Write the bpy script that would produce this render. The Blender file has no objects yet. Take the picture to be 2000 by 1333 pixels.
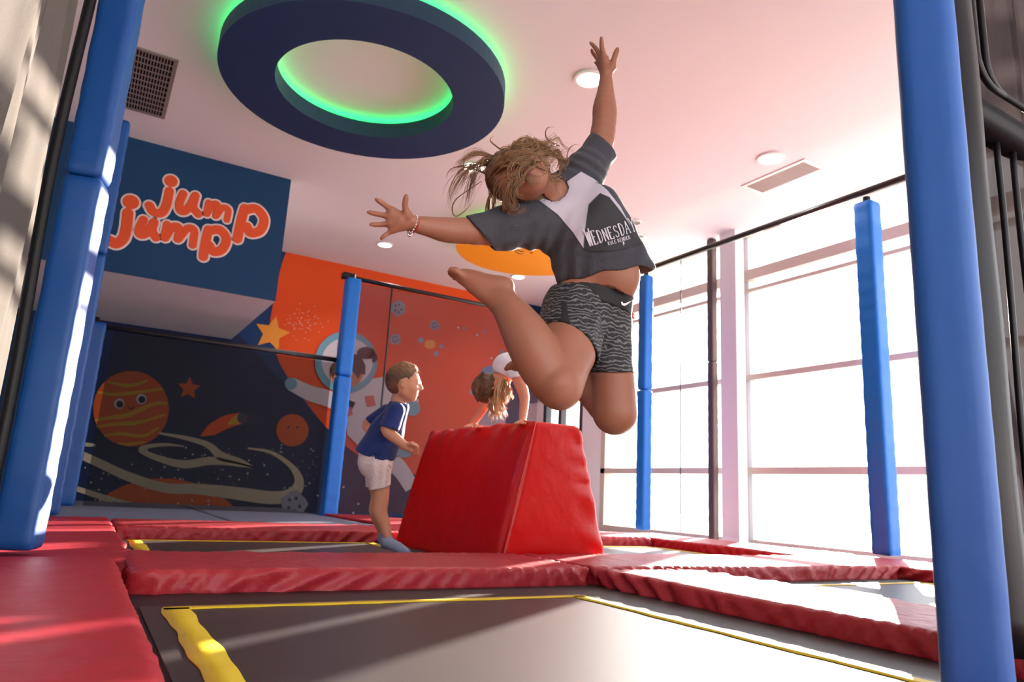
import bpy, bmesh, math, random
import numpy as np
from mathutils import Vector, Matrix
from mathutils.bvhtree import BVHTree
random.seed(7); rng = np.random.default_rng(7)
S = bpy.context.scene

# ------------------------------------------------------------------ camera
W_, H_ = 2000, 1333
CAM_H = 0.38; YAW, PITCH, ROLL, FPX = 30.472, 12.252, 3.115, 1382.9
def _basis():
    y, p, r = map(math.radians, (YAW, PITCH, ROLL))
    f = np.array([math.sin(y)*math.cos(p), math.cos(y)*math.cos(p), math.sin(p)])
    rt = np.array([math.cos(y), -math.sin(y), 0.]); up = np.cross(rt, f)
    return rt*math.cos(r)+up*math.sin(r), -rt*math.sin(r)+up*math.cos(r), f
RT, UP, FW = _basis(); CC = np.array([0, 0, CAM_H])
cd = bpy.data.cameras.new('camera'); cam = bpy.data.objects.new('camera', cd); S.collection.objects.link(cam)
cd.sensor_width = 36; cd.lens = 36*FPX/W_; cd.clip_start = .02; cd.clip_end = 200
cam.matrix_world = Matrix(((RT[0], UP[0], -FW[0], 0), (RT[1], UP[1], -FW[1], 0), (RT[2], UP[2], -FW[2], CAM_H), (0, 0, 0, 1)))
cd.dof.use_dof = True; cd.dof.focus_distance = 2.15; cd.dof.aperture_fstop = 5.0
S.camera = cam
# ------------------------------------------------------------------ world, sun, exposure
wd = bpy.data.worlds.new('sky'); S.world = wd; wd.use_nodes = True
bgn = wd.node_tree.nodes['Background']; bgn.inputs[0].default_value = (.93, .96, 1.0, 1); bgn.inputs[1].default_value = 4.5
SUND = Vector((0.8124, 0.5357, 0.2296)).normalized()
sl = bpy.data.lights.new('sun', 'SUN'); sl.energy = 44; sl.angle = math.radians(.6); sl.color = (1, .87, .76)
so = bpy.data.objects.new('sun', sl); S.collection.objects.link(so)
so.rotation_euler = SUND.to_track_quat('Z', 'Y').to_euler(); so.location = (12, 8, 5)
S.view_settings.view_transform = 'Standard'; S.view_settings.look = 'None'
S.view_settings.gamma = 1; S.view_settings.use_curve_mapping = False
S.view_settings.exposure = 0.0
for (y, w) in ((4.3, 10.6),):      # portal on the glazed wall
    pl = bpy.data.lights.new('window_portal', 'AREA'); pl.shape = 'RECTANGLE'; pl.size = w; pl.size_y = 3.5
    pl.cycles.is_portal = True
    po = bpy.data.objects.new('window_portal', pl); S.collection.objects.link(po)
    po.location = (6.45, y, 1.75); po.rotation_euler = (math.radians(90), 0, math.radians(90))
pl = bpy.data.lights.new('window_portal', 'AREA'); pl.shape = 'RECTANGLE'; pl.size = 8; pl.size_y = 2.2; pl.cycles.is_portal = True
po = bpy.data.objects.new('window_portal', pl); S.collection.objects.link(po); po.location = (1.4, -3.15, 2.0); po.rotation_euler = (math.radians(90), 0, 0)  # portal for the added window behind the camera
# ------------------------------------------------------------------ helpers
def ray(px, py): return RT*(px-1000)/FPX+UP*(666.5-py)/FPX+FW
def P(px, py, d): return CC+ray(px, py)*d                     # a point at depth d
def on(px, py, ax, v):                                          # a point on the plane axis = v
    r = ray(px, py); i = 'xyz'.index(ax); return CC+r*((v-CC[i])/r[i])
def D(a, b, c):                                                 # direction right / down / away as a unit vector
    v = RT*a-UP*b+FW*c; return v/np.linalg.norm(v)
def lin(c): return tuple((x/255/12.92 if x/255 <= .04045 else ((x/255+.055)/1.055)**2.4) for x in c)
MATS = {}
def mat(name, rgb, rough=.6, spec=.5, metal=0, coat=0, emit=None, es=0, bump=None, var=None, sss=0, sheen=0, srgb=True):
    m = bpy.data.materials.new(name); m.use_nodes = True; nt = m.node_tree; b = nt.nodes['Principled BSDF']
    c = lin(rgb) if srgb else rgb
    b.inputs['Base Color'].default_value = (*c, 1); b.inputs['Roughness'].default_value = rough
    b.inputs['Specular IOR Level'].default_value = spec; b.inputs['Metallic'].default_value = metal
    b.inputs['Coat Weight'].default_value = coat; b.inputs['Coat Roughness'].default_value = .15
    if sheen: b.inputs['Sheen Weight'].default_value = sheen
    if sss:
        b.inputs['Subsurface Weight'].default_value = sss; b.inputs['Subsurface Radius'].default_value = (1, .25, .12)
        b.inputs['Subsurface Scale'].default_value = .012
    if emit: b.inputs['Emission Color'].default_value = (*lin(emit), 1); b.inputs['Emission Strength'].default_value = es
    tc = nt.nodes.new('ShaderNodeTexCoord')
    if var:                                                     # (scale, amount)
        n = nt.nodes.new('ShaderNodeTexNoise'); n.inputs['Scale'].default_value = var[0]; n.inputs['Detail'].default_value = 4
        nt.links.new(tc.outputs['Object'], n.inputs['Vector'])
        mx = nt.nodes.new('ShaderNodeMixRGB'); mx.blend_type = 'MIX'
        mx.inputs[1].default_value = (*[x*(1-var[1]) for x in c], 1); mx.inputs[2].default_value = (*[min(1, x*(1+var[1])) for x in c], 1)
        nt.links.new(n.outputs['Fac'], mx.inputs[0]); nt.links.new(mx.outputs[0], b.inputs['Base Color'])
    if bump:                                                    # (scale, strength, distance)
        n = nt.nodes.new('ShaderNodeTexNoise'); n.inputs['Scale'].default_value = bump[0]; n.inputs['Detail'].default_value = 3
        nt.links.new(tc.outputs['Object'], n.inputs['Vector'])
        bp = nt.nodes.new('ShaderNodeBump'); bp.inputs['Strength'].default_value = bump[1]; bp.inputs['Distance'].default_value = bump[2]
        nt.links.new(n.outputs['Fac'], bp.inputs['Height']); nt.links.new(bp.outputs[0], b.inputs['Normal'])
    MATS[name] = m; return m
def netmat(name, rgb, alpha, trans=.4, cell=None):
    m = bpy.data.materials.new(name); m.use_nodes = True; nt = m.node_tree; nt.nodes.clear()
    o = nt.nodes.new('ShaderNodeOutputMaterial'); mx = nt.nodes.new('ShaderNodeMixShader')
    t = nt.nodes.new('ShaderNodeBsdfTransparent'); d = nt.nodes.new('ShaderNodeBsdfDiffuse'); tl = nt.nodes.new('ShaderNodeBsdfTranslucent')
    c = (*lin(rgb), 1); d.inputs[0].default_value = c; tl.inputs[0].default_value = c
    m2 = nt.nodes.new('ShaderNodeMixShader'); m2.inputs[0].default_value = trans
    nt.links.new(d.outputs[0], m2.inputs[1]); nt.links.new(tl.outputs[0], m2.inputs[2])
    nt.links.new(t.outputs[0], mx.inputs[1]); nt.links.new(m2.outputs[0], mx.inputs[2]); nt.links.new(mx.outputs[0], o.inputs[0])
    mx.inputs[0].default_value = alpha
    if cell:                                                    # woven look: fine bands change how dense the net is
        tc = nt.nodes.new('ShaderNodeTexCoord'); w1 = nt.nodes.new('ShaderNodeTexWave'); w1.inputs['Scale'].default_value = cell
        w1.bands_direction = 'DIAGONAL'
        w2 = nt.nodes.new('ShaderNodeTexWave'); w2.inputs['Scale'].default_value = cell; w2.bands_direction = 'Z'
        nt.links.new(tc.outputs['Object'], w1.inputs[0]); nt.links.new(tc.outputs['Object'], w2.inputs[0])
        a = nt.nodes.new('ShaderNodeMath'); a.operation = 'MAXIMUM'; nt.links.new(w1.outputs['Fac'], a.inputs[0]); nt.links.new(w2.outputs['Fac'], a.inputs[1])
        r = nt.nodes.new('ShaderNodeMapRange'); r.inputs[1].default_value = .2; r.inputs[2].default_value = 1
        r.inputs[3].default_value = alpha-.25; r.inputs[4].default_value = min(1, alpha+.12); nt.links.new(a.outputs[0], r.inputs[0])
        nt.links.new(r.outputs[0], mx.inputs[0])
    MATS[name] = m; return m
def tag(o, label=None, cat=None, group=None, kind=None):
    if label: o['label'] = label
    if cat: o['category'] = cat
    if group: o['group'] = group
    if kind: o['kind'] = kind
    return o
def empty(name, loc, label, cat, group=None, kind=None):
    o = bpy.data.objects.new(name, None); o.empty_display_size = .1; S.collection.objects.link(o); o.location = loc
    return tag(o, label, cat, group, kind)
def mesh(name, V, F, m, parent=None, smooth=True, mi=None, kind=None):
    me = bpy.data.meshes.new(name); me.from_pydata([tuple(map(float, v)) for v in V], [], [tuple(map(int, f)) for f in F])
    for k in (m if isinstance(m, (list, tuple)) else [m]): me.materials.append(k)
    if smooth: me.polygons.foreach_set('use_smooth', [True]*len(me.polygons))
    if mi is not None: me.polygons.foreach_set('material_index', [int(x) for x in mi])
    me.update(); o = bpy.data.objects.new(name, me); S.collection.objects.link(o)
    if parent:
        o.parent = parent
        M = Matrix.Translation(parent.location)
        if parent.parent: M = Matrix.Translation(parent.parent.location) if parent.type != 'EMPTY' else M
        q = parent
        off = Vector((0, 0, 0))
        while q: off += Vector(q.location) if q.type == 'EMPTY' else Vector((0, 0, 0)); q = q.parent
        if parent.type == 'EMPTY': o.matrix_parent_inverse = Matrix.Translation(-off)
    if kind: o['kind'] = kind
    return o
class MB:
    def __init__(s): s.V = []; s.F = []; s.M = []
    def add(s, V, F, mi=0):
        n = len(s.V); s.V += [tuple(v) for v in V]; s.F += [tuple(i+n for i in f) for f in F]; s.M += [mi]*len(F); return s
    def box(s, a, b, mi=0):
        x0, y0, z0 = a; x1, y1, z1 = b
        V = [(x0, y0, z0), (x1, y0, z0), (x1, y1, z0), (x0, y1, z0), (x0, y0, z1), (x1, y0, z1), (x1, y1, z1), (x0, y1, z1)]
        return s.add(V, [(3, 2, 1, 0), (4, 5, 6, 7), (0, 1, 5, 4), (1, 2, 6, 5), (2, 3, 7, 6), (3, 0, 4, 7)], mi)
    def tube(s, pts, r, n=8, mi=0, taper=None):
        pts = [np.array(p, float) for p in pts]; k = len(pts); V = []; up = np.array([.13, .27, .95]); prev = None
        for i, p in enumerate(pts):
            t = pts[min(i+1, k-1)]-pts[max(i-1, 0)]; L = np.linalg.norm(t); t = t/(L if L > 1e-9 else 1)
            if prev is None: a = np.cross(t, up); 
            else: a = prev-t*np.dot(prev, t)
            if np.linalg.norm(a) < 1e-6: a = np.cross(t, [1, 0, 0])
            a /= np.linalg.norm(a); prev = a; b = np.cross(t, a)
            rr = r if taper is None else r*taper(i/(k-1))
            for j in range(n):
                w = 2*math.pi*j/n; V.append(p+(a*math.cos(w)+b*math.sin(w))*rr)
        F = [(i*n+j, i*n+(j+1) % n, (i+1)*n+(j+1) % n, (i+1)*n+j) for i in range(k-1) for j in range(n)]
        F += [tuple(range(n))[::-1], tuple((k-1)*n+j for j in range(n))]
        return s.add(V, F, mi)
    def disc(s, c, r, z0, z1, n=40, mi=0):
        V = [(c[0]+r*math.cos(2*math.pi*i/n), c[1]+r*math.sin(2*math.pi*i/n), z) for z in (z0, z1) for i in range(n)]
        return s.add(V, [tuple(range(n))[::-1], tuple(range(n, 2*n))]+[(i, (i+1) % n, n+(i+1) % n, n+i) for i in range(n)], mi)
    def build(s, name, m, parent=None, smooth=False, kind=None):
        return mesh(name, s.V, s.F, m, parent, smooth, s.M, kind)
def bevel(o, w, seg=2):
    b = o.modifiers.new('bevel', 'BEVEL'); b.width = w; b.segments = seg; b.limit_method = 'ANGLE'; return o
def spline(pts, n):
    pts = np.array(pts, float); k = len(pts)
    if k < 3: return np.array([pts[0]+(pts[-1]-pts[0])*i/(n-1) for i in range(n)])
    e = np.vstack([2*pts[0]-pts[1], pts, 2*pts[-1]-pts[-2]]); out = []
    for q in np.linspace(0, k-1-1e-6, n):
        i = int(q); t = q-i; a, b, c, d = e[i:i+4]
        out.append(.5*((2*b)+(c-a)*t+(2*a-5*b+4*c-d)*t*t+(3*b-3*c+d-a)*t**3))
    return np.array(out)
# ------------------------------------------------------------------ distance-field modeller
class Field:
    def __init__(s, lo, hi, h):
        s.lo = np.floor(np.array(lo, float)/h)*h; s.h = h; s.n = np.ceil((np.array(hi)-s.lo)/h).astype(int)+1
        s.d = np.full(s.n, 1., np.float32)
    def sub(s, lo, hi):
        a = np.maximum(((np.array(lo)-s.lo)/s.h).astype(int), 0); b = np.minimum(((np.array(hi)-s.lo)/s.h).astype(int)+2, s.n)
        if (b <= a).any(): return None, None
        sl_ = tuple(slice(i, j) for i, j in zip(a, b))
        g = [(s.lo[k]+s.h*np.arange(a[k], b[k])).astype(np.float32) for k in range(3)]
        return sl_, (g[0][:, None, None], g[1][None, :, None], g[2][None, None, :])
    def cap(s, a, b, ra, rb, k=.01, flat=None, op='u'):
        """tapered capsule a-b; flat = (unit vector, factor) squashes it along that vector"""
        a = np.array(a, float); b = np.array(b, float); m = max(ra, rb)*(1.0 if not flat else max(1, flat[1]))+max(k, .004)+3*s.h
        sl_, g = s.sub(np.minimum(a, b)-m, np.maximum(a, b)+m)
        if sl_ is None: return s
        ab = b-a; L = float(ab@ab)+1e-12
        q = [g[i]-a[i] for i in range(3)]
        t = np.clip((q[0]*ab[0]+q[1]*ab[1]+q[2]*ab[2])/L, 0, 1)
        q = [q[i]-t*ab[i] for i in range(3)]
        l2 = q[0]**2+q[1]**2+q[2]**2; sc = 1
        if flat:
            v, f = flat; c = q[0]*v[0]+q[1]*v[1]+q[2]*v[2]; l2 = l2+c*c*(1/f**2-1); sc = (1+min(f, 1/f))/2 if f < 1 else 1
        d = (np.sqrt(np.maximum(l2, 1e-12))-(ra+(rb-ra)*t))*sc
        s.mix(sl_, d, k, op); return s
    def ell(s, c, ax, r, k=.01, op='u'):
        c = np.array(c, float); m = max(r)+k+3*s.h; sl_, g = s.sub(c-m, c+m)
        if sl_ is None: return s
        q = [g[i]-c[i] for i in range(3)]; e = 0; e2 = 0
        for A, R in zip(ax, r):
            w = q[0]*A[0]+q[1]*A[1]+q[2]*A[2]; e = e+(w/R)**2; e2 = e2+(w/R**2)**2
        k0 = np.sqrt(np.maximum(e, 1e-12)); d = k0*(k0-1)/np.sqrt(np.maximum(e2, 1e-9))
        s.mix(sl_, d, k, op); return s
    def mix(s, sl_, d, k, op):
        o = s.d[sl_]
        if op == 'u':
            h = np.clip(.5+.5*(o-d)/k, 0, 1); s.d[sl_] = o+(d-o)*h-k*h*(1-h)
        else:                                                   # subtract
            d = -d
            if hasattr(s, 'cutf'): s.cutf[sl_] = np.maximum(s.cutf[sl_], d)
            h = np.clip(.5-.5*(o-d)/k, 0, 1); s.d[sl_] = o+(d-o)*h+k*h*(1-h)
    def grid(s):
        g = [(s.lo[k]+s.h*np.arange(s.n[k])).astype(np.float32) for k in range(3)]
        return g[0][:, None, None], g[1][None, :, None], g[2][None, None, :]
    def plane(s, p, n):
        """cut away everything on the side n points to"""
        g = s.grid(); n = np.array(n, float)/np.linalg.norm(n); s.also(sum((g[i]-p[i])*n[i] for i in range(3))); return s
    def also(s, v):
        v = np.asarray(v, np.float32); s.d = np.maximum(s.d, v)
        if hasattr(s, 'cutf'): s.cutf = np.maximum(s.cutf, v)
    def clip_under(s, o, gap):
        """keep this body at least gap beneath the cloth solid o (same lattice)"""
        a = np.round((o.lo-s.lo)/s.h).astype(int); b = a+o.n; a0 = np.maximum(a, 0); b0 = np.minimum(b, s.n)
        S1 = tuple(slice(i, j) for i, j in zip(a0, b0)); S2 = tuple(slice(i-k, j-k) for i, j, k in zip(a0, b0, a))
        q = o.wide[S2]; s.d[S1] = np.where((o.cutf[S2] < 0) & (q < .022), np.maximum(s.d[S1], q+gap), s.d[S1]); return s
    def shell(s, t): s.wide = s.d.copy(); s.cutf = np.full(s.n, -1, np.float32); s.d = np.maximum(s.d, -(s.d+t)); return s
    def net(s):
        d = np.pad(s.d, 1, constant_values=1.); lo = s.lo-s.h; neg = d < 0
        nx, ny, nz = d.shape
        c = np.zeros((nx-1, ny-1, nz-1), np.int8)
        for i in (0, 1):
            for j in (0, 1):
                for k in (0, 1): c += neg[i:nx-1+i, j:ny-1+j, k:nz-1+k]
        cells = np.argwhere((c > 0) & (c < 8)); idx = -np.ones(c.shape, np.int32); idx[tuple(cells.T)] = np.arange(len(cells))
        acc = np.zeros((len(cells), 3)); cnt = np.zeros(len(cells))
        cor = [(i, j, k) for i in (0, 1) for j in (0, 1) for k in (0, 1)]
        val = {q: d[cells[:, 0]+q[0], cells[:, 1]+q[1], cells[:, 2]+q[2]] for q in cor}
        for q in cor:
            for ax in range(3):
                if q[ax]: continue
                r = list(q); r[ax] = 1; r = tuple(r); a, b = val[q], val[r]; x = (a < 0) != (b < 0)
                t = np.where(x, a/np.where(x, a-b, 1), 0)
                pnt = np.array(q, float)[None, :].repeat(len(cells), 0); pnt[:, ax] += t
                acc += pnt*x[:, None]; cnt += x
        V = (cells+acc/cnt[:, None])*s.h+lo
        F = []
        for ax in range(3):
            u, v = [(1, 2), (2, 0), (0, 1)][ax]
            A = [slice(0, n) for n in d.shape]; B = list(A); A[ax] = slice(0, d.shape[ax]-1); B[ax] = slice(1, d.shape[ax])
            e = np.argwhere(neg[tuple(A)] != neg[tuple(B)])
            e = e[(e[:, u] > 0) & (e[:, v] > 0) & (e[:, u] < d.shape[u]-1) & (e[:, v] < d.shape[v]-1)]
            fl = neg[tuple(e.T)]
            def at(du, dv):
                q = e.copy(); q[:, u] -= du; q[:, v] -= dv; return idx[tuple(q.T)]
            quad = np.stack([at(1, 1), at(0, 1), at(0, 0), at(1, 0)], 1)
            quad[~fl] = quad[~fl][:, ::-1]; F.append(quad)
        return V, np.vstack(F)
    def build(s, name, m, parent=None, relax=0, mfun=None):
        V, F = s.net()
        if relax:
            E_ = np.vstack([F[:, [0, 1]], F[:, [1, 2]], F[:, [2, 3]], F[:, [3, 0]]]); E_ = np.vstack([E_, E_[:, ::-1]])
            deg = np.bincount(E_[:, 0], minlength=len(V))[:, None]
            for _ in range(relax):
                A = np.stack([np.bincount(E_[:, 0], weights=V[E_[:, 1], k], minlength=len(V)) for k in range(3)], 1)/np.maximum(deg, 1)
                V = V+.5*(A-V)
        mi = mfun(V[F].mean(1)) if mfun else None
        return mesh(name, V, F, m, parent, True, mi)
def noise3(g, f, ph=0.):
    x, y, z = g
    return np.sin(f*(x+.6*y)+ph)*np.cos(f*(.8*z-.5*y)+1.7*ph)+.5*np.sin(2.1*f*(z+.4*x)+ph)*np.cos(1.9*f*(y-.3*x)+.5)

# ------------------------------------------------------------------ materials
red_pad = mat('red_pad_vinyl', (168, 34, 46), .5, .35, bump=(9, .35, .02))
red_side = mat('dusty_red_vinyl', (165, 40, 50), .46, .4, bump=(14, .5, .02))
red_van = mat('glossy_red_vinyl', (206, 8, 8), .3, .35, coat=.12, bump=(7, .3, .02))
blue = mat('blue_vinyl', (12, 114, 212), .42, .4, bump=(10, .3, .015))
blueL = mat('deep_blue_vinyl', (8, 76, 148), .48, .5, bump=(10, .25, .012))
bed = mat('black_woven_bed', (58, 54, 55), .40, .32, bump=(300, .10, .001), var=(3, .15))
black = mat('black_webbing', (18, 18, 20), .5, .4, bump=(60, .3, .004))
blackrail = mat('black_rail', (30, 28, 30), .4, .5)
yellow = mat('yellow_tape', (214, 186, 30), .5, .4, bump=(60, .3, .004), var=(12, .12))
ceil_m = mat('pale_ceiling_paint', (230, 226, 229), .85, .2)  # near-white; faint pink of light bounced off the pads put into the colour
wall_w = mat('white_wall_paint', (232, 234, 240), .8, .3)
wall_n = mat('navy_wall_paint', (20, 60, 100), .7, .3)
navy = mat('navy_ring_paint', (28, 52, 92), .6, .35)
ring_side = mat('navy_ring_edge', (34, 62, 88), .55, .4)
orange_c = mat('orange_disc_paint', (246, 158, 24), .6, .35)
frame_m = mat('grey_window_frame', (205, 192, 182), .5, .5)
floor_m = mat('grey_floor', (150, 148, 150), .5, .5, var=(2, .08))
matgrey = mat('blue_grey_mat', (112, 120, 140), .6, .4, bump=(30, .2, .004))
white_m = mat('white_plastic', (235, 232, 230), .4, .5)
grille = mat('grey_grille', (140, 128, 126), .5, .5)
dark = mat('vent_shade', (24, 20, 22), .8, .2)
lamp_e = mat('lamp_glow', (255, 250, 240), .5, emit=(255, 247, 238), es=14)
green_e = mat('green_led', (60, 255, 130), .5, emit=(24, 255, 120), es=9)
colpad = mat('brown_column_pad', (78, 62, 62), .5, .4, bump=(10, .2, .01))
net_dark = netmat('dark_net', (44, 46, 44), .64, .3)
net_mid = netmat('sunlit_dark_net', (92, 74, 80), .60, .5)  # paler, pinkish net: sun glare put into its colour
net_left = netmat('pale_grey_net', (104, 100, 95), .9, .25, cell=110)
net_near = netmat('black_net', (52, 47, 47), .975, .2)
net_win = netmat('thin_black_net', (40, 40, 44), .10, .3)
shiny_black = mat('shiny_black_frame', (20, 17, 20), .33, .3)

# ------------------------------------------------------------------ room shell
CE = 3.5; XW = 6.3; YM = 9.7; XL = -3.2; YN = -3.0
MB().box((XL, YN, -.13), (XW+.15, YM+.1, -.03)).build('floor', floor_m, kind='structure')
MB().box((XL, YN, CE), (XW+.15, YM+.1, CE+.1)).build('ceiling', ceil_m, kind='structure')
MB().box((XL, YM, -.03), (XW+.15, YM+.1, CE)).build('wall_back', wall_n, kind='structure')
MB().box((XL-.1, YN, -.03), (XL, YM, CE)).build('wall_left', wall_w, kind='structure')
MB().box((XL, YN-.1, -.03), (XW+.15, YN, .9)).box((XL, YN-.1, 3.1), (XW+.15, YN, CE)).box((XL, YN-.1, .9), (-2.6, YN, 3.1)).box((5.4, YN-.1, .9), (XW+.15, YN, 3.1)).build('wall_front', wall_w, kind='structure')
MB().box((XW+.2, -25, -.5), (60, 40, -.4)).build('floor_outside', mat('pale_paving', (190, 186, 180), .8), kind='structure')
# glazed wall: white piers, frames, panes
w = MB().box((6.02, 5.33, -.03), (6.16, 5.56, CE)).box((XW-.03, 5.36, -.03), (XW+.08, 5.56, CE)).box((XW-.05, 7.98, -.03), (XW+.15, 8.45, CE)).box((XW-.05, YN, -.03), (XW+.15, YN+.5, CE))
w.box((XW-.05, 9.5, -.03), (XW+.15, YM, CE))
w.build('wall_right', wall_w, kind='structure')
gl = bpy.data.materials.new('window_glass'); gl.use_nodes = True; nt = gl.node_tree; nt.nodes.clear()
o_ = nt.nodes.new('ShaderNodeOutputMaterial'); mx_ = nt.nodes.new('ShaderNodeMixShader'); mx_.inputs[0].default_value = .06
t_ = nt.nodes.new('ShaderNodeBsdfTransparent'); g_ = nt.nodes.new('ShaderNodeBsdfGlossy'); g_.inputs['Roughness'].default_value = .02
nt.links.new(t_.outputs[0], mx_.inputs[1]); nt.links.new(g_.outputs[0], mx_.inputs[2]); nt.links.new(mx_.outputs[0], o_.inputs[0])
def window(n, y0, y1):
    m = MB()
    for z, h, t in ((-.03, .08, .05), (.74, .07, .06), (1.77, .06, .06), (2.93, .12, .07), (2.79, .04, .05), (3.46, .04, .05)):
        m.box((XW-t, y0, z), (XW+t, y1, z+h))
    for y, wy in ((y0, .05), (y1-.09, .09)): m.box((XW-.06, y, -.03), (XW+.06, y+wy, CE-.05))
    f = m.build('window_%d' % n, frame_m, kind='structure')
    p = MB().box((XW-.004, y0+.05, .02), (XW+.004, y1-.05, CE-.1)).build('window_pane', gl, f)
m = MB().box((-2.6, YN-.1, .9), (5.4, YN, .97)).box((-2.6, YN-.1, 3.03), (5.4, YN, 3.1))  # unseen window behind the camera, added to brighten the ceiling
for x in (-2.6, -.6, 1.4, 3.4, 5.33): m.box((x, YN-.1, .97), (x+.07, YN, 3.03))
f4 = m.build('window_4', frame_m, kind='structure'); MB().box((-2.55, YN-.055, .97), (5.35, YN-.047, 3.03)).build('window_pane', gl, f4)
window(1, 5.56, 7.98); window(2, 1.6, 5.5); window(3, -2.5, 1.6)
m = MB()
for y in (8.45, 9.0, 9.42): m.box((XW-.05, y, -.03), (XW+.05, y+.08, 2.05))
m.box((XW-.05, 8.45, 1.95), (XW+.05, 9.5, 2.08)).box((XW-.05, 8.45, 1.2), (XW+.05, 9.5, 1.26)).box((XW-.05, 8.45, CE-.1), (XW+.05, 9.5, CE))
d1 = m.build('door_1', mat('dark_door_frame', (62, 60, 66), .5), kind='structure')
MB().box((XW-.03, 8.4, 2.06), (XW+.1, 9.55, CE)).build('wall_sun_block', wall_w, kind='structure')  # unseen wall above the door, added to keep sun off the back net
MB().box((XW-.004, 8.5, .02), (XW+.004, 9.46, 1.96)).build('door_pane', gl, d1)
# bulkhead with the logo
YS = 7.235; ZB = 2.172
m = MB().box((-3.1, YS, ZB), (1.447, YM, CE)).build('trim_1', [ceil_m], kind='structure')
MB().box((-3.1, YS-.012, ZB), (1.447, YS, CE)).build('trim_2', wall_n, kind='structure')
def ofs(c, k): return [(x/k[0]+k[1], y/k[0]+k[2]) for x, y in c]
K1 = (2.2217, 0, 0)
logo = empty('wall_logo', (.7, YS-.02, 2.6), 'orange bubble lettering reading jump jump with pale outline on the navy bulkhead', 'sign')
LET = [[(735, 830), (722, 890), (700, 925), (665, 920), (648, 893)], [(795, 842), (778, 885), (783, 915), (806, 915), (830, 885), (848, 850), (838, 898), (860, 930)],
       [(905, 880), (897, 930), (922, 888), (945, 892), (936, 940), (965, 903), (990, 912), (984, 955)], [(1062, 905), (1046, 960), (1030, 1038)],
       [(555, 925), (548, 990), (535, 1035), (505, 1058), (476, 1045)], [(622, 955), (603, 1000), (612, 1020), (640, 1010), (668, 965), (660, 1000), (676, 1032)],
       [(725, 975), (715, 1035), (750, 985), (778, 992), (772, 1040), (812, 993), (843, 1003), (836, 1065)], [(905, 998), (892, 1050), (882, 1115)]]
LW = [17, 16, 13, 19, 19, 16, 15, 18]
EXT = {3: [(1066, 912), (1112, 908), (1145, 950), (1130, 1000), (1088, 1012), (1072, 985)], 7: [(906, 1002), (955, 1000), (982, 1040), (962, 1085), (925, 1092), (908, 1066)]}
DOT = {0: (742, 787, 24), 4: (568, 878, 28)}
let_m = mat('orange_letter', (226, 78, 24), .6); out_m = mat('pale_letter_outline', (226, 205, 200), .6)
for i, st in enumerate(LET):
    for pas, (grow, th, mm, nm) in enumerate(((7, .004, out_m, 'letter_outline'), (0, .009, let_m, 'letter'))):
        paths = [spline(ofs(st, K1), 26)]
        if i in EXT: paths.append(spline(ofs(EXT[i], K1), 26))
        pts = [[on(x, y, 'y', YS-.013) for x, y in p] for p in paths]
        r = (LW[i]+grow)*.00247
        allp = np.array([q for p in pts for q in p])
        if i in DOT: dx, dy, dr = DOT[i]; dc = on(dx/K1[0], dy/K1[0], 'y', YS-.013); allp = np.vstack([allp, dc])
        h = .0045; F_ = Field(allp.min(0)-r-.06, allp.max(0)+r+.06, h)
        F_.lo[1] = YS-.013-.03; F_.n[1] = int(.06/h); F_.d = np.full(F_.n, 1., np.float32)
        for p in pts:
            for a, b in zip(p[:-1], p[1:]): F_.cap(a, b, r, r, .002)
        if i in DOT: rr = (dr+grow)*.00247; F_.cap(dc, dc, rr, rr, .002)
        g = F_.grid(); F_.d = np.maximum(F_.d, (np.abs(g[1]-(YS-.013))-th).astype(np.float32))
        F_.build(nm, mm, logo)

# ------------------------------------------------------------------ mural on the back wall
PL = [0]
def flat(name, polys, m, parent, layer, mi=None):
    mb = MB()
    for poly in polys:
        V = [on(x, y, 'y', YM-.004-.003*layer) for x, y in poly]; V = [(max(-3, min(6.28, v[0])), v[1], min(CE-.001, max(-.02, v[2]))) for v in V]
        mb.add(V, [tuple(range(len(V)))])
    return mb.build(name, m, parent)
def flats(name, polys, m, parent, layer):
    for q in polys: flat(name, [q], m, parent, layer)
def circ(cx, cy, r, n=36, ry=None): return [(cx+r*math.cos(2*math.pi*i/n), cy+(ry or r)*math.sin(2*math.pi*i/n)) for i in range(n)]
def star(cx, cy, r, a0=0, q=.48): return [(cx+(r if i % 2 == 0 else r*q)*math.sin(a0+math.pi*i/5), cy-(r if i % 2 == 0 else r*q)*math.cos(a0+math.pi*i/5)) for i in range(10)]
def band(pts, wd, n=40):
    c = spline(pts, n); ws = np.interp(np.linspace(0, 1, n), np.linspace(0, 1, len(wd)), wd); L = []; R_ = []
    for i in range(n):
        t = c[min(i+1, n-1)]-c[max(i-1, 0)]; t = t/np.linalg.norm(t); nn = np.array([-t[1], t[0]])
        L.append(tuple(c[i]+nn*ws[i])); R_.append(tuple(c[i]-nn*ws[i]))
    return [L+R_[::-1]]
mur = empty('wall_mural', (2.5, YM-.01, 0), 'painted space mural with orange sky, planets, stars and an astronaut on the back wall', 'mural')
MM = {k: mat('mural_'+k, c, .7, .3) for k, c in dict(orange=(236, 84, 30), navy=(26, 62, 112), deep=(22, 40, 78), gold=(246, 160, 62), yellow=(204, 160, 40), rust=(206, 92, 40), cream=(196, 188, 160),
      grey=(150, 152, 170), darkg=(70, 70, 90), pale=(214, 206, 216), sky=(120, 168, 190), brown=(74, 52, 48), tan=(196, 128, 84), pink=(214, 108, 96), white=(235, 235, 235), ink=(30, 26, 34), lblue=(100, 140, 190)).items()}
flat('painted_night_sky', [[(100, 560), (700, 480), (1058, 560), (1044, 1010), (100, 1010)]], MM['deep'], mur, 0)
flat('painted_blue_sky', [[(380, 560), (561, 480), (640, 480), (640, 840), (500, 690)]], MM['navy'], mur, 1)
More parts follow.
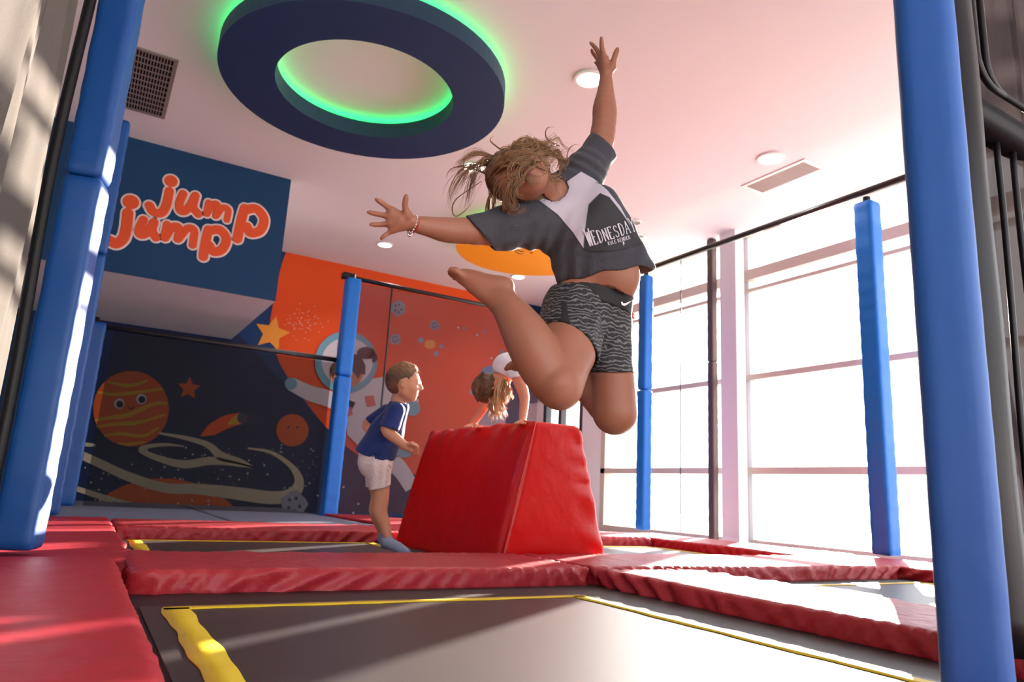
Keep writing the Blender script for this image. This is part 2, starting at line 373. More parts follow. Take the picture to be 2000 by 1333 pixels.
flat('painted_orange_sky', [spline([(563, 480), (548, 525), (534, 590), (527, 640), (536, 680), (554, 725), (599, 788), (640, 838), (700, 890), (780, 925), (860, 915), (915, 845), (965, 785), (1008, 735), (1032, 690), (1040, 650), (1034, 615), (1014, 570)], 60)], MM['orange'], mur, 2)
flat('painted_star', [star(531, 652, 36, .25)], MM['gold'], mur, 3)
flat('painted_star', [star(369, 759, 23, .1)], MM['rust'], mur, 3)
pb = flat('painted_planet', [circ(256, 799, 74)], MM['rust'], mur, 3)
K2 = (2.2214, 0, 500)
strp = [([(425, 592), (500, 602), (600, 592), (706, 578)], 6), ([(470, 548), (560, 564), (640, 542)], 6), ([(412, 715), (480, 702), (560, 690), (660, 645), (726, 640)], 8), ([(420, 742), (500, 730), (600, 724), (716, 690)], 7), ([(452, 782), (520, 772), (620, 782), (690, 745)], 6), ([(510, 812), (560, 818), (628, 808)], 5)]
flats('painted_stripe', [q for p, wdt in strp for q in band([(x/2.2214, 500+y/2.2214) for x, y in p], [wdt*.25, wdt*.6, wdt*.3], 16)], MM['yellow'], pb, 4)
flats('painted_eye', [circ(233, 789, 10, 20), circ(276, 780, 10, 20)], MM['pale'], pb, 5)
flats('painted_pupil', [circ(234, 790, 7, 16), circ(277, 781, 7, 16)]+band([(249, 795), (256, 799), (264, 794)], [.8, 1.2, .8], 8), MM['ink'], pb, 6)
pb = flat('painted_planet', [circ(571, 841, 31.5)], MM['rust'], mur, 3)
flats('painted_eye', [circ(563, 835, 4, 14), circ(581, 835, 4, 14)], MM['pink'], pb, 4)
flats('painted_pupil', [circ(563, 835, 2.4, 12), circ(581, 835, 2.4, 12)], MM['ink'], pb, 5)
cm = flat('painted_comet', band(ofs([(870, 782), (920, 755), (985, 720), (1050, 705)], K2), [.8, 12, 13, 11], 14), MM['orange'], mur, 3)
flat('painted_flame', band(ofs([(985, 735), (1020, 715), (1050, 703)], K2), [.5, 8, 10], 8), MM['yellow'], cm, 4)
flat('painted_rock', [circ(474, 817, 11, 16)], MM['darkg'], cm, 5)
flat('painted_planet', [circ(318, 1085, 178, 60, 150)], MM['rust'], mur, 3)
flats('painted_ring', band(ofs([(1075, 835), (1180, 855), (1270, 920), (1298, 985), (1265, 1035), (1180, 1050), (1000, 1028), (850, 1012), (720, 1008), (560, 960), (430, 900), (330, 855)], K2), [1.5, 5, 12, 13, 10, 9, 8], 60)
     + band(ofs([(330, 1010), (450, 1050), (600, 1095), (760, 1120), (1000, 1118), (1130, 1110)], K2), [5, 6, 8, 7, 4, 1], 40)
     + band(ofs([(690, 770), (800, 790), (900, 820), (960, 870), (1040, 893), (1098, 918)], K2), [2, 4, 6, 9, 6, 2], 30)
     + band(ofs([(1098, 918), (930, 890), (800, 905), (690, 880), (612, 845), (640, 828), (720, 820), (800, 827)], K2), [2, 8, 8, 6, 5, 4, 3, 1], 44)
     + band(ofs([(350, 815), (380, 820), (415, 822)], K2), [3, 4, 2], 6), MM['cream'], mur, 4)
def rock(cx, cy, r, layer=3):
    a = [(cx+r*(1+.12*math.sin(5*t+cx))*math.cos(t), cy+r*(1+.1*math.cos(4*t+cy))*math.sin(t)) for t in np.linspace(0, 2*math.pi, 15)[:-1]]
    f = flat('painted_asteroid', [a], MM['grey'], mur, layer)
    if r > 8: flats('painted_crater', [circ(cx+r*.45*math.cos(t), cy+r*.5*math.sin(t), r*.14, 10) for t in (0.3, 1.5, 2.6, 3.9, 5.1)], MM['darkg'], f, layer+1)
for a in ((574, 986, 26, 5), (777.6, 602.7, 15), (849, 636, 10), (772, 663, 11), (822, 665, 6), (852, 691, 5), (862, 677, 4), (906, 642, 3), (947, 648, 3), (980, 688, 4), (922, 767, 5)): rock(*a)
flat('painted_moon', [circ(840, 673, 11, 20, 9)], MM['gold'], mur, 3)
flat('painted_planet', [circ(957, 735, 20, 24)], MM['lblue'], mur, 3)
st_ = []
for i in range(150):
    x, y = random.uniform(165, 625), random.uniform(868, 995)
    st_.append(circ(x, y, random.choice([.7, .9, 1.5, 2.0]), 6))
for i in range(70):
    x = random.gauss(590, 22); y = random.gauss(632, 14)
    if x > 553: st_.append(circ(x, y, .8, 6))
for x, y in ((671, 952), (700, 985), (895, 640), (932, 655), (960, 700), (690, 1002)): st_.append(circ(x, y, 2.2, 8))
flat('painted_star_dots', st_, MM['pale'], mur, 6)['kind'] = 'stuff'
K3 = (2.2986, 400, 480)
ast = flat('painted_astronaut', [ofs([(655, 660), (740, 600), (800, 590), (880, 670), (960, 690), (958, 755), (900, 755), (850, 800), (840, 860), (880, 930), (850, 960), (760, 930), (690, 900), (640, 850), (625, 770)], K3)]
     + band(ofs([(660, 740), (560, 690), (470, 662), (385, 620)], K3), [16, 16, 15, 13], 16)+band(ofs([(720, 860), (800, 930), (880, 1010), (930, 1090)], K3), [24, 20, 16, 14], 12), MM['pale'], mur, 7)
flat('painted_helmet', [circ(676, 708, 61, 44)], MM['sky'], ast, 8)
flat('painted_visor', [circ(678, 707, 50, 40, 47)], MM['pale'], ast, 9)
flat('painted_face', [circ(676, 728, 33, 30, 31)], MM['tan'], ast, 10)
flats('painted_hair', [ofs([(560, 560), (590, 500), (650, 480), (700, 495), (722, 540), (720, 580), (700, 575), (690, 600), (650, 545), (600, 540), (575, 600)], K3), circ(715, 690, 18, 20, 12)]+band([(722, 690), (732, 700), (728, 708)], [9, 6, 2], 8), MM['brown'], ast, 11)
flats('painted_glove', [circ(568, 750, 12, 20), circ(806, 798, 15, 20)]+band(ofs([(860, 925), (900, 935), (950, 915)], K3), [6, 8, 4], 8), MM['sky'], ast, 10)
flats('painted_patch', [ofs([(718, 678), (758, 672), (768, 718), (728, 726)], K3), ofs([(630, 730), (658, 722), (664, 760), (634, 770)], K3)], MM['pink'], ast, 8)

# ------------------------------------------------------------------ pads, beds
def fold(x, z, s1):
    a = x*(1+.25*math.sin(1.3*x+s1)); amp = .35+.65*(.5+.5*math.sin(3.1*x+s1*2))**1.5
    q = math.sin(a*31+5*math.sin(a*3.7+s1)+z*45*math.sin(2.3*x+s1)); r = math.sin(a*67+3*math.sin(a*9+s1)-z*60)
    return amp*(1-2*abs(q)**.7+.45*r)
def pad(name, x0, x1, y0, y1, z0, z1, label, m, r=.04, wr=.006, group=None, seed=0, cat='pad', rot=0):
    """soft pad: rounded box grid, wrinkled along its edges"""
    cx, cy, cz = (x0+x1)/2, (y0+y1)/2, (z0+z1)/2; hx, hy, hz = (x1-x0)/2, (y1-y0)/2, (z1-z0)/2
    nx = max(8, min(130, int(2*hx/.016))); ny = max(8, min(130, int(2*hy/.016))); nz = max(7, min(90, int(2*hz/.03)))
    if 2*hz > .5: nx = ny = 8
    bm = bmesh.new(); V = {}; rr = min(r, hz, hx, hy)
    def vert(i, j, k):
        if (i, j, k) in V: return V[(i, j, k)]
        p = np.array([(2*i/nx-1)*hx, (2*j/ny-1)*hy, (2*k/nz-1)*hz])
        q = np.clip(p, [-hx+rr, -hy+rr, -hz+rr], [hx-rr, hy-rr, hz-rr]); d = p-q; L = np.linalg.norm(d)
        if L > 1e-9: p = q+d/L*rr
        s1 = seed*1.7
        if 2*hz > .5:                                            # a post: creases across it
            wv = wr*(.15*math.sin(9*p[2]+s1)+.5*math.sin(41*p[2]+3*math.sin(5*p[2]+s1)+s1+8*p[0]))
            n = np.array([p[0]/hx, p[1]/hy, 0]); p = p+n*wv
        else:
            ex = max(0, abs(p[0])/hx-1+.12/hx)*hx/.12; ey = max(0, abs(p[1])/hy-1+.12/hy)*hy/.12
            wa, wb = fold(p[0], p[2], s1), fold(p[1], p[2], s1+2)
            dz = wr*(ey*wa+ex*wb)*.45
            p = p+np.array([ex*wr*wb*np.sign(p[0]), ey*wr*wa*np.sign(p[1]), 0])
            if p[2] > 0: p[2] += dz*.6+.003*math.sin(4*p[0]+s1)*math.sin(5*p[1]+1)+.005*(1-(p[0]/hx)**2)*(1-(p[1]/hy)**2)
        V[(i, j, k)] = bm.verts.new((cx+p[0], cy+p[1], cz+p[2])); return V[(i, j, k)]
    for k in (0, nz):
        for i in range(nx):
            for j in range(ny):
                f = [vert(i, j, k), vert(i+1, j, k), vert(i+1, j+1, k), vert(i, j+1, k)]; bm.faces.new(f if k else f[::-1])
    for j in (0, ny):
        for i in range(nx):
            for k in range(nz):
                f = [vert(i, j, k), vert(i+1, j, k), vert(i+1, j, k+1), vert(i, j, k+1)]; bm.faces.new(f[::-1] if j else f)
    for i in (0, nx):
        for j in range(ny):
            for k in range(nz):
                f = [vert(i, j, k), vert(i, j+1, k), vert(i, j+1, k+1), vert(i, j, k+1)]; bm.faces.new(f if i else f[::-1])
    if rot: bmesh.ops.rotate(bm, verts=bm.verts, cent=(cx, cy, cz), matrix=Matrix.Rotation(rot, 3, 'Z'))
    me = bpy.data.meshes.new(name); bm.to_mesh(me); bm.free(); me.materials.append(m)
    me.polygons.foreach_set('use_smooth', [True]*len(me.polygons))
    o = bpy.data.objects.new(name, me); S.collection.objects.link(o)
    if label: tag(o, label, cat, group)
    return o
G = None
PZ0, PZ1 = -.022, .074
pad('floor_pad', -.95, .17, -1.2, 3.05, PZ0, PZ1+.012, 'wide dark red pad at lower left, nearest the blue corner post', red_pad, .035, .005, seed=1)
pad('floor_pad', -.95, .235, 3.07, 5.95, PZ0, PZ1, 'red pad along the left side behind the front blue post', red_pad, .02, .01, seed=2)
pad('floor_pad', .20, 2.09, 2.72, 3.4, PZ0, PZ1, 'long red pad across the front trampoline, in front of the red vaulting block', red_side, .02, .012, seed=3)
pad('floor_pad', 2.11, 2.74, .75, 2.7, PZ0, PZ1-.005, 'wrinkled red pad running to the lower right beside the front trampoline', red_side, .02, .016, seed=4)
pad('floor_pad', 2.11, 4.52, 2.72, 3.4, PZ0, PZ1, 'glaring red pad between the two right hand trampolines', red_side, .02, .014, seed=5)
pad('floor_pad', 4.54, 5.3, .3, 3.5, PZ0, PZ1-.005, 'red pad at the foot of the right blue post by the windows', red_side, .02, .012, seed=6)
pad('floor_pad', 4.54, 5.3, 3.52, 5.85, PZ0, PZ1-.005, 'narrow red pad along the window side, before the brown column', red_side, .02, .01, seed=7)
pad('floor_pad', .25, 2.09, 5.0, 5.8, PZ0, PZ1, 'red pad at the back of the boy\'s trampoline, before the grey mat', red_side, .02, .012, seed=9)
pad('floor_pad', 2.11, 4.52, 5.0, 5.8, PZ0, PZ1, 'pink-red wrinkled pad behind the vaulting block near the far blue post', red_side, .02, .014, seed=10)
pad('floor_pad', 2.36, 3.05, 5.85, 7.85, PZ0, PZ1, 'dark red pad at the foot of the middle blue post', red_pad, .02, .01, seed=11)
pad('floor_pad', .2, 2.09, .05, .72, PZ0, PZ1-.03, 'red pad under the near right blue post', red_side, .03, .008, seed=12)
m1 = pad('floor_mat', -.9, 1.1, 5.97, 9.6, -.028, .055, 'blue-grey mat section at left in front of the planet mural', matgrey, .015, .001, seed=1, cat='mat')
m2 = pad('floor_mat', 1.12, 2.33, 5.84, 9.6, -.028, .055, 'blue-grey mat section left of the middle blue post', matgrey, .015, .001, seed=2, cat='mat')
def trampoline(x0, x1, y0, y1, tx0, tx1, ty0, ty1, label):
    e = empty('trampoline', ((x0+x1)/2, (y0+y1)/2, -.02), label, 'trampoline')
    MB().box((x0, y0, -.02), (x1, y1, -.006)).build('webbing_border', black, e)
    MB().box((tx0-.09, ty0-.06, -.006), (tx1+.06, ty1+.06, 0)).build('jumping_bed', bed, e)
    tw = .05
    def strip(a, b, wd=tw):
        n = 60; a = np.array(a); b = np.array(b); t = (b-a)/np.linalg.norm(b-a); nn = np.array([-t[1], t[0]]); V = []; ph = random.random()*9
        for i in range(n+1):
            c = a+(b-a)*i/n; u = (b-a)@t*i/n
            w0 = .0035*math.sin(u*14+ph)+.002*math.sin(u*33); w1 = .0035*math.sin(u*12+ph+2)+.002*math.sin(u*29+1)
            for z in (0.0005, .003):
                p = c+nn*(wd/2+w0); q = c-nn*(wd/2+w1); V += [(p[0], p[1], z), (q[0], q[1], z)]
        F = []
        for i in range(n):
            A = i*4; B = A+4
            F += [(A+2, A+3, B+3, B+2), (A, B, B+1, A+1), (A, A+2, B+2, B), (A+1, B+1, B+3, A+3)]
        mesh('boundary_tape', V, F, yellow, e)
    strip((tx0, ty0), (tx0, ty1), .075); strip((tx1, ty0), (tx1, ty1), .06)
    strip((tx0-.03, ty1), (tx1+.02, ty1), .045); strip((tx0-.03, ty0), (tx1+.02, ty0), .045)
    return e
trampoline(.16, 2.14, .7, 2.76, .305, 1.775, .93, 2.39, 'black trampoline with yellow tape border nearest the camera')
trampoline(.22, 1.99, 3.37, 5.03, .345, 1.80, 3.62, 4.86, 'black trampoline the boy in the navy shirt stands on')
trampoline(2.7, 4.58, .7, 2.76, 2.88, 4.36, .93, 2.5, 'sun-glared trampoline at the right beyond the wrinkled red pad')
trampoline(2.80, 4.58, 3.37, 5.03, 2.88, 4.36, 3.62, 4.83, 'sun-glared trampoline right of the vaulting block')

# ------------------------------------------------------------------ posts, rails, column
def post(x, y, w, z0, z1, label, m, seams=(), rot=0, wr=.003, seed=0, d=None):
    e = empty('padded_post', (x, y, z0), label, 'post')
    d = d or w; zs = [z0]+list(seams)+[z1]
    for a, b in zip(zs[:-1], zs[1:]):
        o = pad('foam_sleeve', x-w/2, x+w/2, y-d/2, y+d/2, a+.002, b-.002, None, m, .025, wr, seed=seed+a, rot=rot)
        o.parent = e; o.matrix_parent_inverse = Matrix.Translation(-Vector(e.location))
    MB().tube([(x, y, z0), (x, y, z1+.05)], .03, 10).build('steel_core', blackrail, e, True)
    return e
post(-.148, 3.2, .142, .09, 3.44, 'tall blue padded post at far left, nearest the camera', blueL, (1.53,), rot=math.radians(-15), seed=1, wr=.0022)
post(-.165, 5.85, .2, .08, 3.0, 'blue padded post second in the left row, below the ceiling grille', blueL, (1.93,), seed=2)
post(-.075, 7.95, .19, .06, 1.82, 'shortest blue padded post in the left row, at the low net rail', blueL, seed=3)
post(2.46, 8.0, .168, .01, 2.8, 'bright blue padded post standing between the two back nets', blue, (1.62,), seed=4)
post(5.36, 6.08, .13, .08, 2.98, 'blue padded post at the far end of the window side, right of the jumping girl', blue, (1.62,), seed=5)
post(5.33, 3.3, .16, .08, 2.94, 'blue padded post against the glare of the big window', blue, seed=6)
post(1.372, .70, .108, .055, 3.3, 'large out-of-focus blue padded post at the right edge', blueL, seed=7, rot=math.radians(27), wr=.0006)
col = empty('padded_column', (6.065, 5.725, -.03), 'slim brown padded column rising to the ceiling before the white pier', 'column')
pad_c = pad('column_padding', 6.02, 6.11, 5.68, 5.77, -.02, 2.0, None, colpad, .02, .003, seed=3); pad_d = pad('column_padding', 6.02, 6.11, 5.68, 5.77, 2.0, CE-.002, None, colpad, .02, .002, seed=4)
for q in (pad_c, pad_d): q.parent = col; q.matrix_parent_inverse = Matrix.Translation(-Vector(col.location))
def rail(pts, r, label, extra=()):
    o = MB(); o.tube(pts, r, 8)
    for q in extra: o.box(*q)
    tag(o.build('net_rail', blackrail, None, True), label, 'rail')
rail([(5.3, 1.1, 3.03), (5.3, 8.0, 3.03)], .028, 'black net rail sloping over the window side')
rail([(2.36, 8.06, 2.83), (5.4, 8.06, 2.83)], .028, 'black rail along the top of the tall back net', [((2.34, 8.0, 2.8), (2.5, 8.1, 2.87))])
rail([(-.1, 8.06, 1.81), (2.44, 8.06, 1.81)], .03, 'black rail along the top of the low back net')
# nets
def sheet(u, v, nu, nv, f): 
    V = [f(a, b) for a in np.linspace(*u, nu) for b in np.linspace(*v, nv)]
    return V, [(i*nv+j, (i+1)*nv+j, (i+1)*nv+j+1, i*nv+j+1) for i in range(nu-1) for j in range(nv-1)]
def netobj(u, v, nu, nv, f, m, label):
    V, F = sheet(u, v, nu, nv, f); return tag(mesh('safety_net', V, F, m), label, 'net')
netobj((.09, 2.34), (.06, 1.775), 30, 20, lambda a, b: (a, 8.06+.006*math.sin(9*a), b), net_dark, 'low dark safety net in front of the planet mural')
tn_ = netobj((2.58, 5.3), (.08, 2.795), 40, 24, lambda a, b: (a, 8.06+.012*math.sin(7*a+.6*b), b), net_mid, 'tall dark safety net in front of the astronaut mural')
xs_ = on(765, 570, 'y', 8.04)[0]
MB().tube([(xs_, 8.03, .1), (xs_, 8.03, 2.79)], .011, 6).build('net_cord', blackrail, tn_)
wn_ = netobj((3.45, 5.95), (.1, 2.99), 20, 20, lambda a, b: (5.3, a, b), net_win, 'fine see-through net on the window side between two blue posts')
MB().tube([(5.3, 5.45, .1), (5.3, 5.45, 2.99)], .006, 6).build('net_cord', blackrail, wn_)
def leftnet(a, b):
    f = .03*math.sin(7*a+.9*b)+.018*math.sin(15*a-.7*b+1)+.006*math.sin(38*a+1.3*b)+.02*math.sin(1.7*b+2*a)
    return (-.29+f*(1-.6*max(0, a-2)), a, b)
ln = netobj((.2, 3.14), (.09, 3.45), 150, 70, leftnet, net_left, 'pale sunlit netting wall hanging at the left edge')
MB().tube([(-.262+.01*math.sin(3*z), 3.15, z) for z in np.linspace(.1, 3.4, 30)], .022, 8).build('net_hem', black, ln, True)
# near right: black net with shiny frame
def nearnet(a, b): return (a, .95+.016*math.sin(26*a+.8*b)+.010*math.sin(60*a-b)+.02*math.sin(3*b+5*a), b)
nd = empty('net_doorway', (2.6, .95, .06), 'dark draped net with shiny black doorway frame at the right edge beyond the blurred blue post', 'net doorway')
V, F = sheet((1.83, 4.4), (.08, 3.2), 160, 40, nearnet); mesh('net', V, F, net_near, nd)
MB().tube([(1.90+.004*math.sin(9*z), .90, z) for z in np.linspace(.08, 3.2, 40)], .055, 12).build('doorway_frame', shiny_black, nd, True)
MB().tube([(1.96, .92, 1.50), (4.4, .92, 1.50)], .05, 12).build('crossbar', shiny_black, nd, True)
for dx in (0, .05): MB().tube([(2.03+dx, .90, 3.1), (2.03+dx, .90, 1.74)]+[(2.03+dx+.09-.09*math.cos(t), .90, 1.70-.09*math.sin(t)) for t in np.linspace(0, math.pi/2, 6)]+[(4.3, .90, 1.61)], .010, 8).build('piping', shiny_black, nd, True)
for dx in (0, .09, .2): MB().tube([(2.03+dx+.01*math.sin(4*z+dx*30), .915, z) for z in np.linspace(.08, 1.45, 24)], .009, 8).build('piping', shiny_black, nd, True)

# ------------------------------------------------------------------ ceiling things
def ringmesh(mb, c, r0, r1, z0, z1, n=96, mo=0, ms=1):
    V = []
    for (r, z) in ((r0, z0), (r1, z0), (r1, z1), (r0, z1)): V += [(c[0]+r*math.cos(2*math.pi*i/n), c[1]+r*math.sin(2*math.pi*i/n), z) for i in range(n)]
    for q, mi in ((0, mo), (1, ms), (2, mo), (3, ms)):
        a = q*n; b = ((q+1) % 4)*n
        mb.add([], []); mb.F += [tuple(x for x in (a+(i+1) % n, a+i, b+i, b+(i+1) % n)) for i in range(n)]; mb.M += [mi]*n
    mb.V += V
def ring(c, ro, ri, z0, z1, m0, m1, label):
    e = empty('ceiling_ring_lamp', (c[0], c[1], z0), label, 'lamp')
    mb = MB(); ringmesh(mb, c, ri, ro, z0, z1); mb.build('ring_body', [m0, m1], e)
    g = MB(); ringmesh(g, c, ro-.10, ro-.07, z1+.0, z1+.02); ringmesh2 = MB(); ringmesh(ringmesh2, c, ri+.07, ri+.10, z1, z1+.02)
    g.build('led_strip', green_e, e)
    if ri > .1: ringmesh2.build('led_strip', green_e, e)
    for k in range(3):
        s = MB()
        a = k*2*math.pi/3+.4; rm = (ro+ri)/2; s.tube([(c[0]+rm*math.cos(a), c[1]+rm*math.sin(a), z1), (c[0]+rm*math.cos(a), c[1]+rm*math.sin(a), CE)], .012, 8)
        s.build('hanger', blackrail, e)
ring((1.432, 4.825), 1.056, .663, 3.3, 3.43, navy, ring_side, 'big navy blue ring hanging from the ceiling with green glow behind')
ring((4.35, 7.05), .92, .03, 3.3, 3.42, orange_c, orange_c, 'orange ceiling disc with green glow behind the jumping girl')
def downlight(x, y, label, r=.105, on_=True):
    e = empty('ceiling_downlight', (x, y, CE-.02), label, 'lamp', None)
    mb = MB(); ringmesh(mb, (x, y), r*.82, r, CE-.018, CE-.001, 32, 0, 0); mb.build('trim_ring', white_m, e)
    MB().disc((x, y), r*.82, CE-.010, CE-.002, 32).build('light_face', lamp_e if on_ else grille, e)
    if on_:
        l = bpy.data.lights.new('downlight', 'SPOT'); l.energy = 60; l.spot_size = 2.3; l.spot_blend = .6; l.shadow_soft_size = .09; l.color = (1, .95, .93)
        o = bpy.data.objects.new('downlight_bulb', l); S.collection.objects.link(o); o.parent = e; o.location = (0, 0, -.005)
downlight(2.861, 3.913, 'round ceiling downlight just behind the raised hand', .12)
downlight(4.943, 3.95, 'round ceiling downlight beside the white-framed ceiling vent', .12)
downlight(2.978, 8.473, 'round ceiling downlight just below the outstretched little finger')
downlight(5.052, 8.51, 'round ceiling downlight beneath the orange disc, above the foot')
downlight(2.848, 5.764, 'round ceiling downlight showing through the flying hair', .12)
downlight(4.992, 5.869, 'small unlit ceiling fitting right of the girl\'s shirt', .075, False)
def vent(x0, x1, y0, y1, label, m, fm, nx, ny, fw=.03):
    e = empty('ceiling_vent', ((x0+x1)/2, (y0+y1)/2, CE), label, 'vent')
    b = MB().box((x0, y0, CE-.012), (x0+fw, y1, CE-.001)).box((x1-fw, y0, CE-.012), (x1, y1, CE-.001)).box((x0+fw, y0, CE-.012), (x1-fw, y0+fw, CE-.001)).box((x0+fw, y1-fw, CE-.012), (x1-fw, y1, CE-.001))
    b.build('vent_frame', fm, e)
    MB().box((x0+fw, y0+fw, CE-.003), (x1-fw, y1-fw, CE-.001)).build('vent_shade_sheet', dark, e)  # flat dark sheet: shade inside the vent put into its colour
    b = MB(); X0, X1, Y0, Y1 = x0+fw, x1-fw, y0+fw, y1-fw
    for i in range(1, nx): x = X0+(X1-X0)*i/nx; b.box((x-.004, Y0, CE-.011), (x+.004, Y1, CE-.003))
    for i in range(1, ny): y = Y0+(Y1-Y0)*i/ny; b.box((X0, y-.006, CE-.010), (X1, y+.006, CE-.003))
    b.build('vent_slats', m, e)
vent(-.36, .175, 5.55, 6.62, 'square grey egg-crate ceiling grille beside the left blue posts', grille, grille, 22, 11)
vent(5.19, 5.5, 3.78, 4.51, 'white-framed rectangular ceiling vent near the windows', mat('louvre_grey', (170, 150, 146), .6), white_m, 20, 2, .035)
vent(5.26, 5.40, 6.1, 6.4, 'small ceiling vent peeking out beside the girl\'s shirt hem', grille, white_m, 8, 2, .03)

# ------------------------------------------------------------------ vaulting block
vb = empty('vaulting_block', (2.35, 4.15, -.03), 'big glossy red foam vaulting block with sloping sides', 'vaulting block')
def block():
    nu, nv, nw = 24, 40, 26
    b0 = [(2.015, 3.45), (2.775, 3.45), (2.775, 4.95), (2.015, 4.95)]; t0 = [(2.19, 3.41), (2.51, 3.41), (2.47, 4.88), (2.13, 4.88)]
    z0, z1 = -.028, .80; bm = bmesh.new(); V = {}
    def vert(i, j, k):
        if (i, j, k) in V: return V[(i, j, k)]
        u, v, w = i/nu, j/nv, k/nw
        xl = b0[0][0]*(1-w)+t0[0][0]*w; xr = b0[1][0]*(1-w)+t0[1][0]*w; ya = b0[0][1]*(1-w)+t0[0][1]*w; yb = b0[2][1]*(1-w)+t0[2][1]*w
        x = xl+(xr-xl)*u; y = ya+(yb-ya)*v; z = z0+(z1-z0)*w
        e = 1-min(u, 1-u, 1)*0
        # round the edges
        r = .018; dx = min(x-xl, xr-x); dy = min(y-ya, yb-y); dz = min(z-z0, z1-z)
        n = np.array([-1 if i == 0 else 1 if i == nu else 0, -1 if j == 0 else 1 if j == nv else 0, -1 if k == 0 else 1 if k == nw else 0], float)
        s_ = abs(n).sum()
        if s_ > 1: x -= n[0]*r*(s_-1)*.35; y -= n[1]*r*(s_-1)*.35; z -= n[2]*r*(s_-1)*.35
        # wrinkles running in from the edges and a soft belly
        wr = .010*math.sin(26*y+9*w+2*math.sin(7*y))*max(0, w-.72)/.28 if i in (0, nu) else 0
        wr2 = .010*math.sin(34*w+6*u+2*math.sin(9*w))*max(0, u-.7)/.3+.005*math.sin(20*w-7*u)*max(0, .25-w)/.25 if j in (0, nv) else 0
        be = .014*math.sin(math.pi*w)*(1 if s_ == 1 else .3)
        x += n[0]*(wr*.7+be*(1 if i in (0, nu) else 0)); y += n[1]*(wr2*.8+be*.6)
        if k == nw: z += .006*math.sin(25*y)+(.008 if s_ == 1 else 0)
        V[(i, j, k)] = bm.verts.new((x, y, z)); return V[(i, j, k)]
    for k in (0, nw):
        for i in range(nu):
            for j in range(nv):
                f = [vert(i, j, k), vert(i+1, j, k), vert(i+1, j+1, k), vert(i, j+1, k)]; bm.faces.new(f if k else f[::-1])
    for j in (0, nv):
        for i in range(nu):
            for k in range(nw):
                f = [vert(i, j, k), vert(i+1, j, k), vert(i+1, j, k+1), vert(i, j, k+1)]; bm.faces.new(f[::-1] if j else f)
    for i in (0, nu):
        for j in range(nv):
            for k in range(nw):
                f = [vert(i, j, k), vert(i, j+1, k), vert(i, j+1, k+1), vert(i, j, k+1)]; bm.faces.new(f if i else f[::-1])
    bmesh.ops.recalc_face_normals(bm, faces=bm.faces)
    return bm
bm = block(); me = bpy.data.meshes.new('foam_body'); bm.to_mesh(me); bm.free(); me.materials.append(red_van)
me.polygons.foreach_set('use_smooth', [True]*len(me.polygons))
fo = bpy.data.objects.new('foam_body', me); S.collection.objects.link(fo); fo.parent = vb; fo.matrix_parent_inverse = Matrix.Translation(-Vector(vb.location))
sm = MB(); sm.tube([(2.016, 3.446, -.02), (2.10, 3.42, .38), (2.19, 3.408, .79)], .005, 6); sm.build('piping', red_van, vb, True)

# ------------------------------------------------------------------ people
skin = mat('warm_tan_skin', (148, 98, 76), .5, .4, sss=.25, bump=(300, .1, .001))
skin_b = mat('boy_skin', (214, 158, 126), .5, .4, sss=.25)
skin_r = mat('rosy_skin', (222, 150, 122), .5, .4, sss=.25)
lip = mat('lip_skin', (150, 70, 64), .5); mouth_m = mat('mouth_inside', (40, 14, 14), .6)
tee = mat('charcoal_cotton', (62, 62, 68), .85, .2, bump=(26, .5, .012), sheen=.1)
hair_m = mat('light_brown_hair', (150, 112, 76), .42, .5, var=(60, .35)); hair_dk = mat('dark_blond_hair', (104, 76, 54), .5, .4, var=(60, .3))
hair_bl = mat('sunlit_blond_hair', (226, 186, 136), .4, .5, var=(60, .3))  # fair hair made paler: sunlight put into its colour
eye_w = mat('eye_white', (230, 225, 220), .2); eye_i = mat('eye_iris', (48, 34, 26), .2)
def R(px, d): return px*d/FPX
def chain(F, pts, k=.012, flat=None):
    """pts: (px, py, depth, radius px)"""
    if len(pts) > 3: pts = [tuple(q) for q in spline(pts, 3*len(pts)-2)]; k = min(k, .006)
    for a, b in zip(pts[:-1], pts[1:]):
        F.cap(P(*a[:3]), P(*b[:3]), R(a[3], a[2]), R(b[3], b[2]), k, flat)
def box_of(pts, m=.06):
    A = np.array([P(*p[:3]) for p in pts]); r = max(R(p[3], p[2]) for p in pts); return A.min(0)-r-m, A.max(0)+r+m
def frame(s, u):
    """head frame: s towards the person's right ear, u up; f out of the face"""
    u = u/np.linalg.norm(u); s = s-u*(s@u); s = s/np.linalg.norm(s); f = np.cross(u, s); return s, u, f/np.linalg.norm(f)
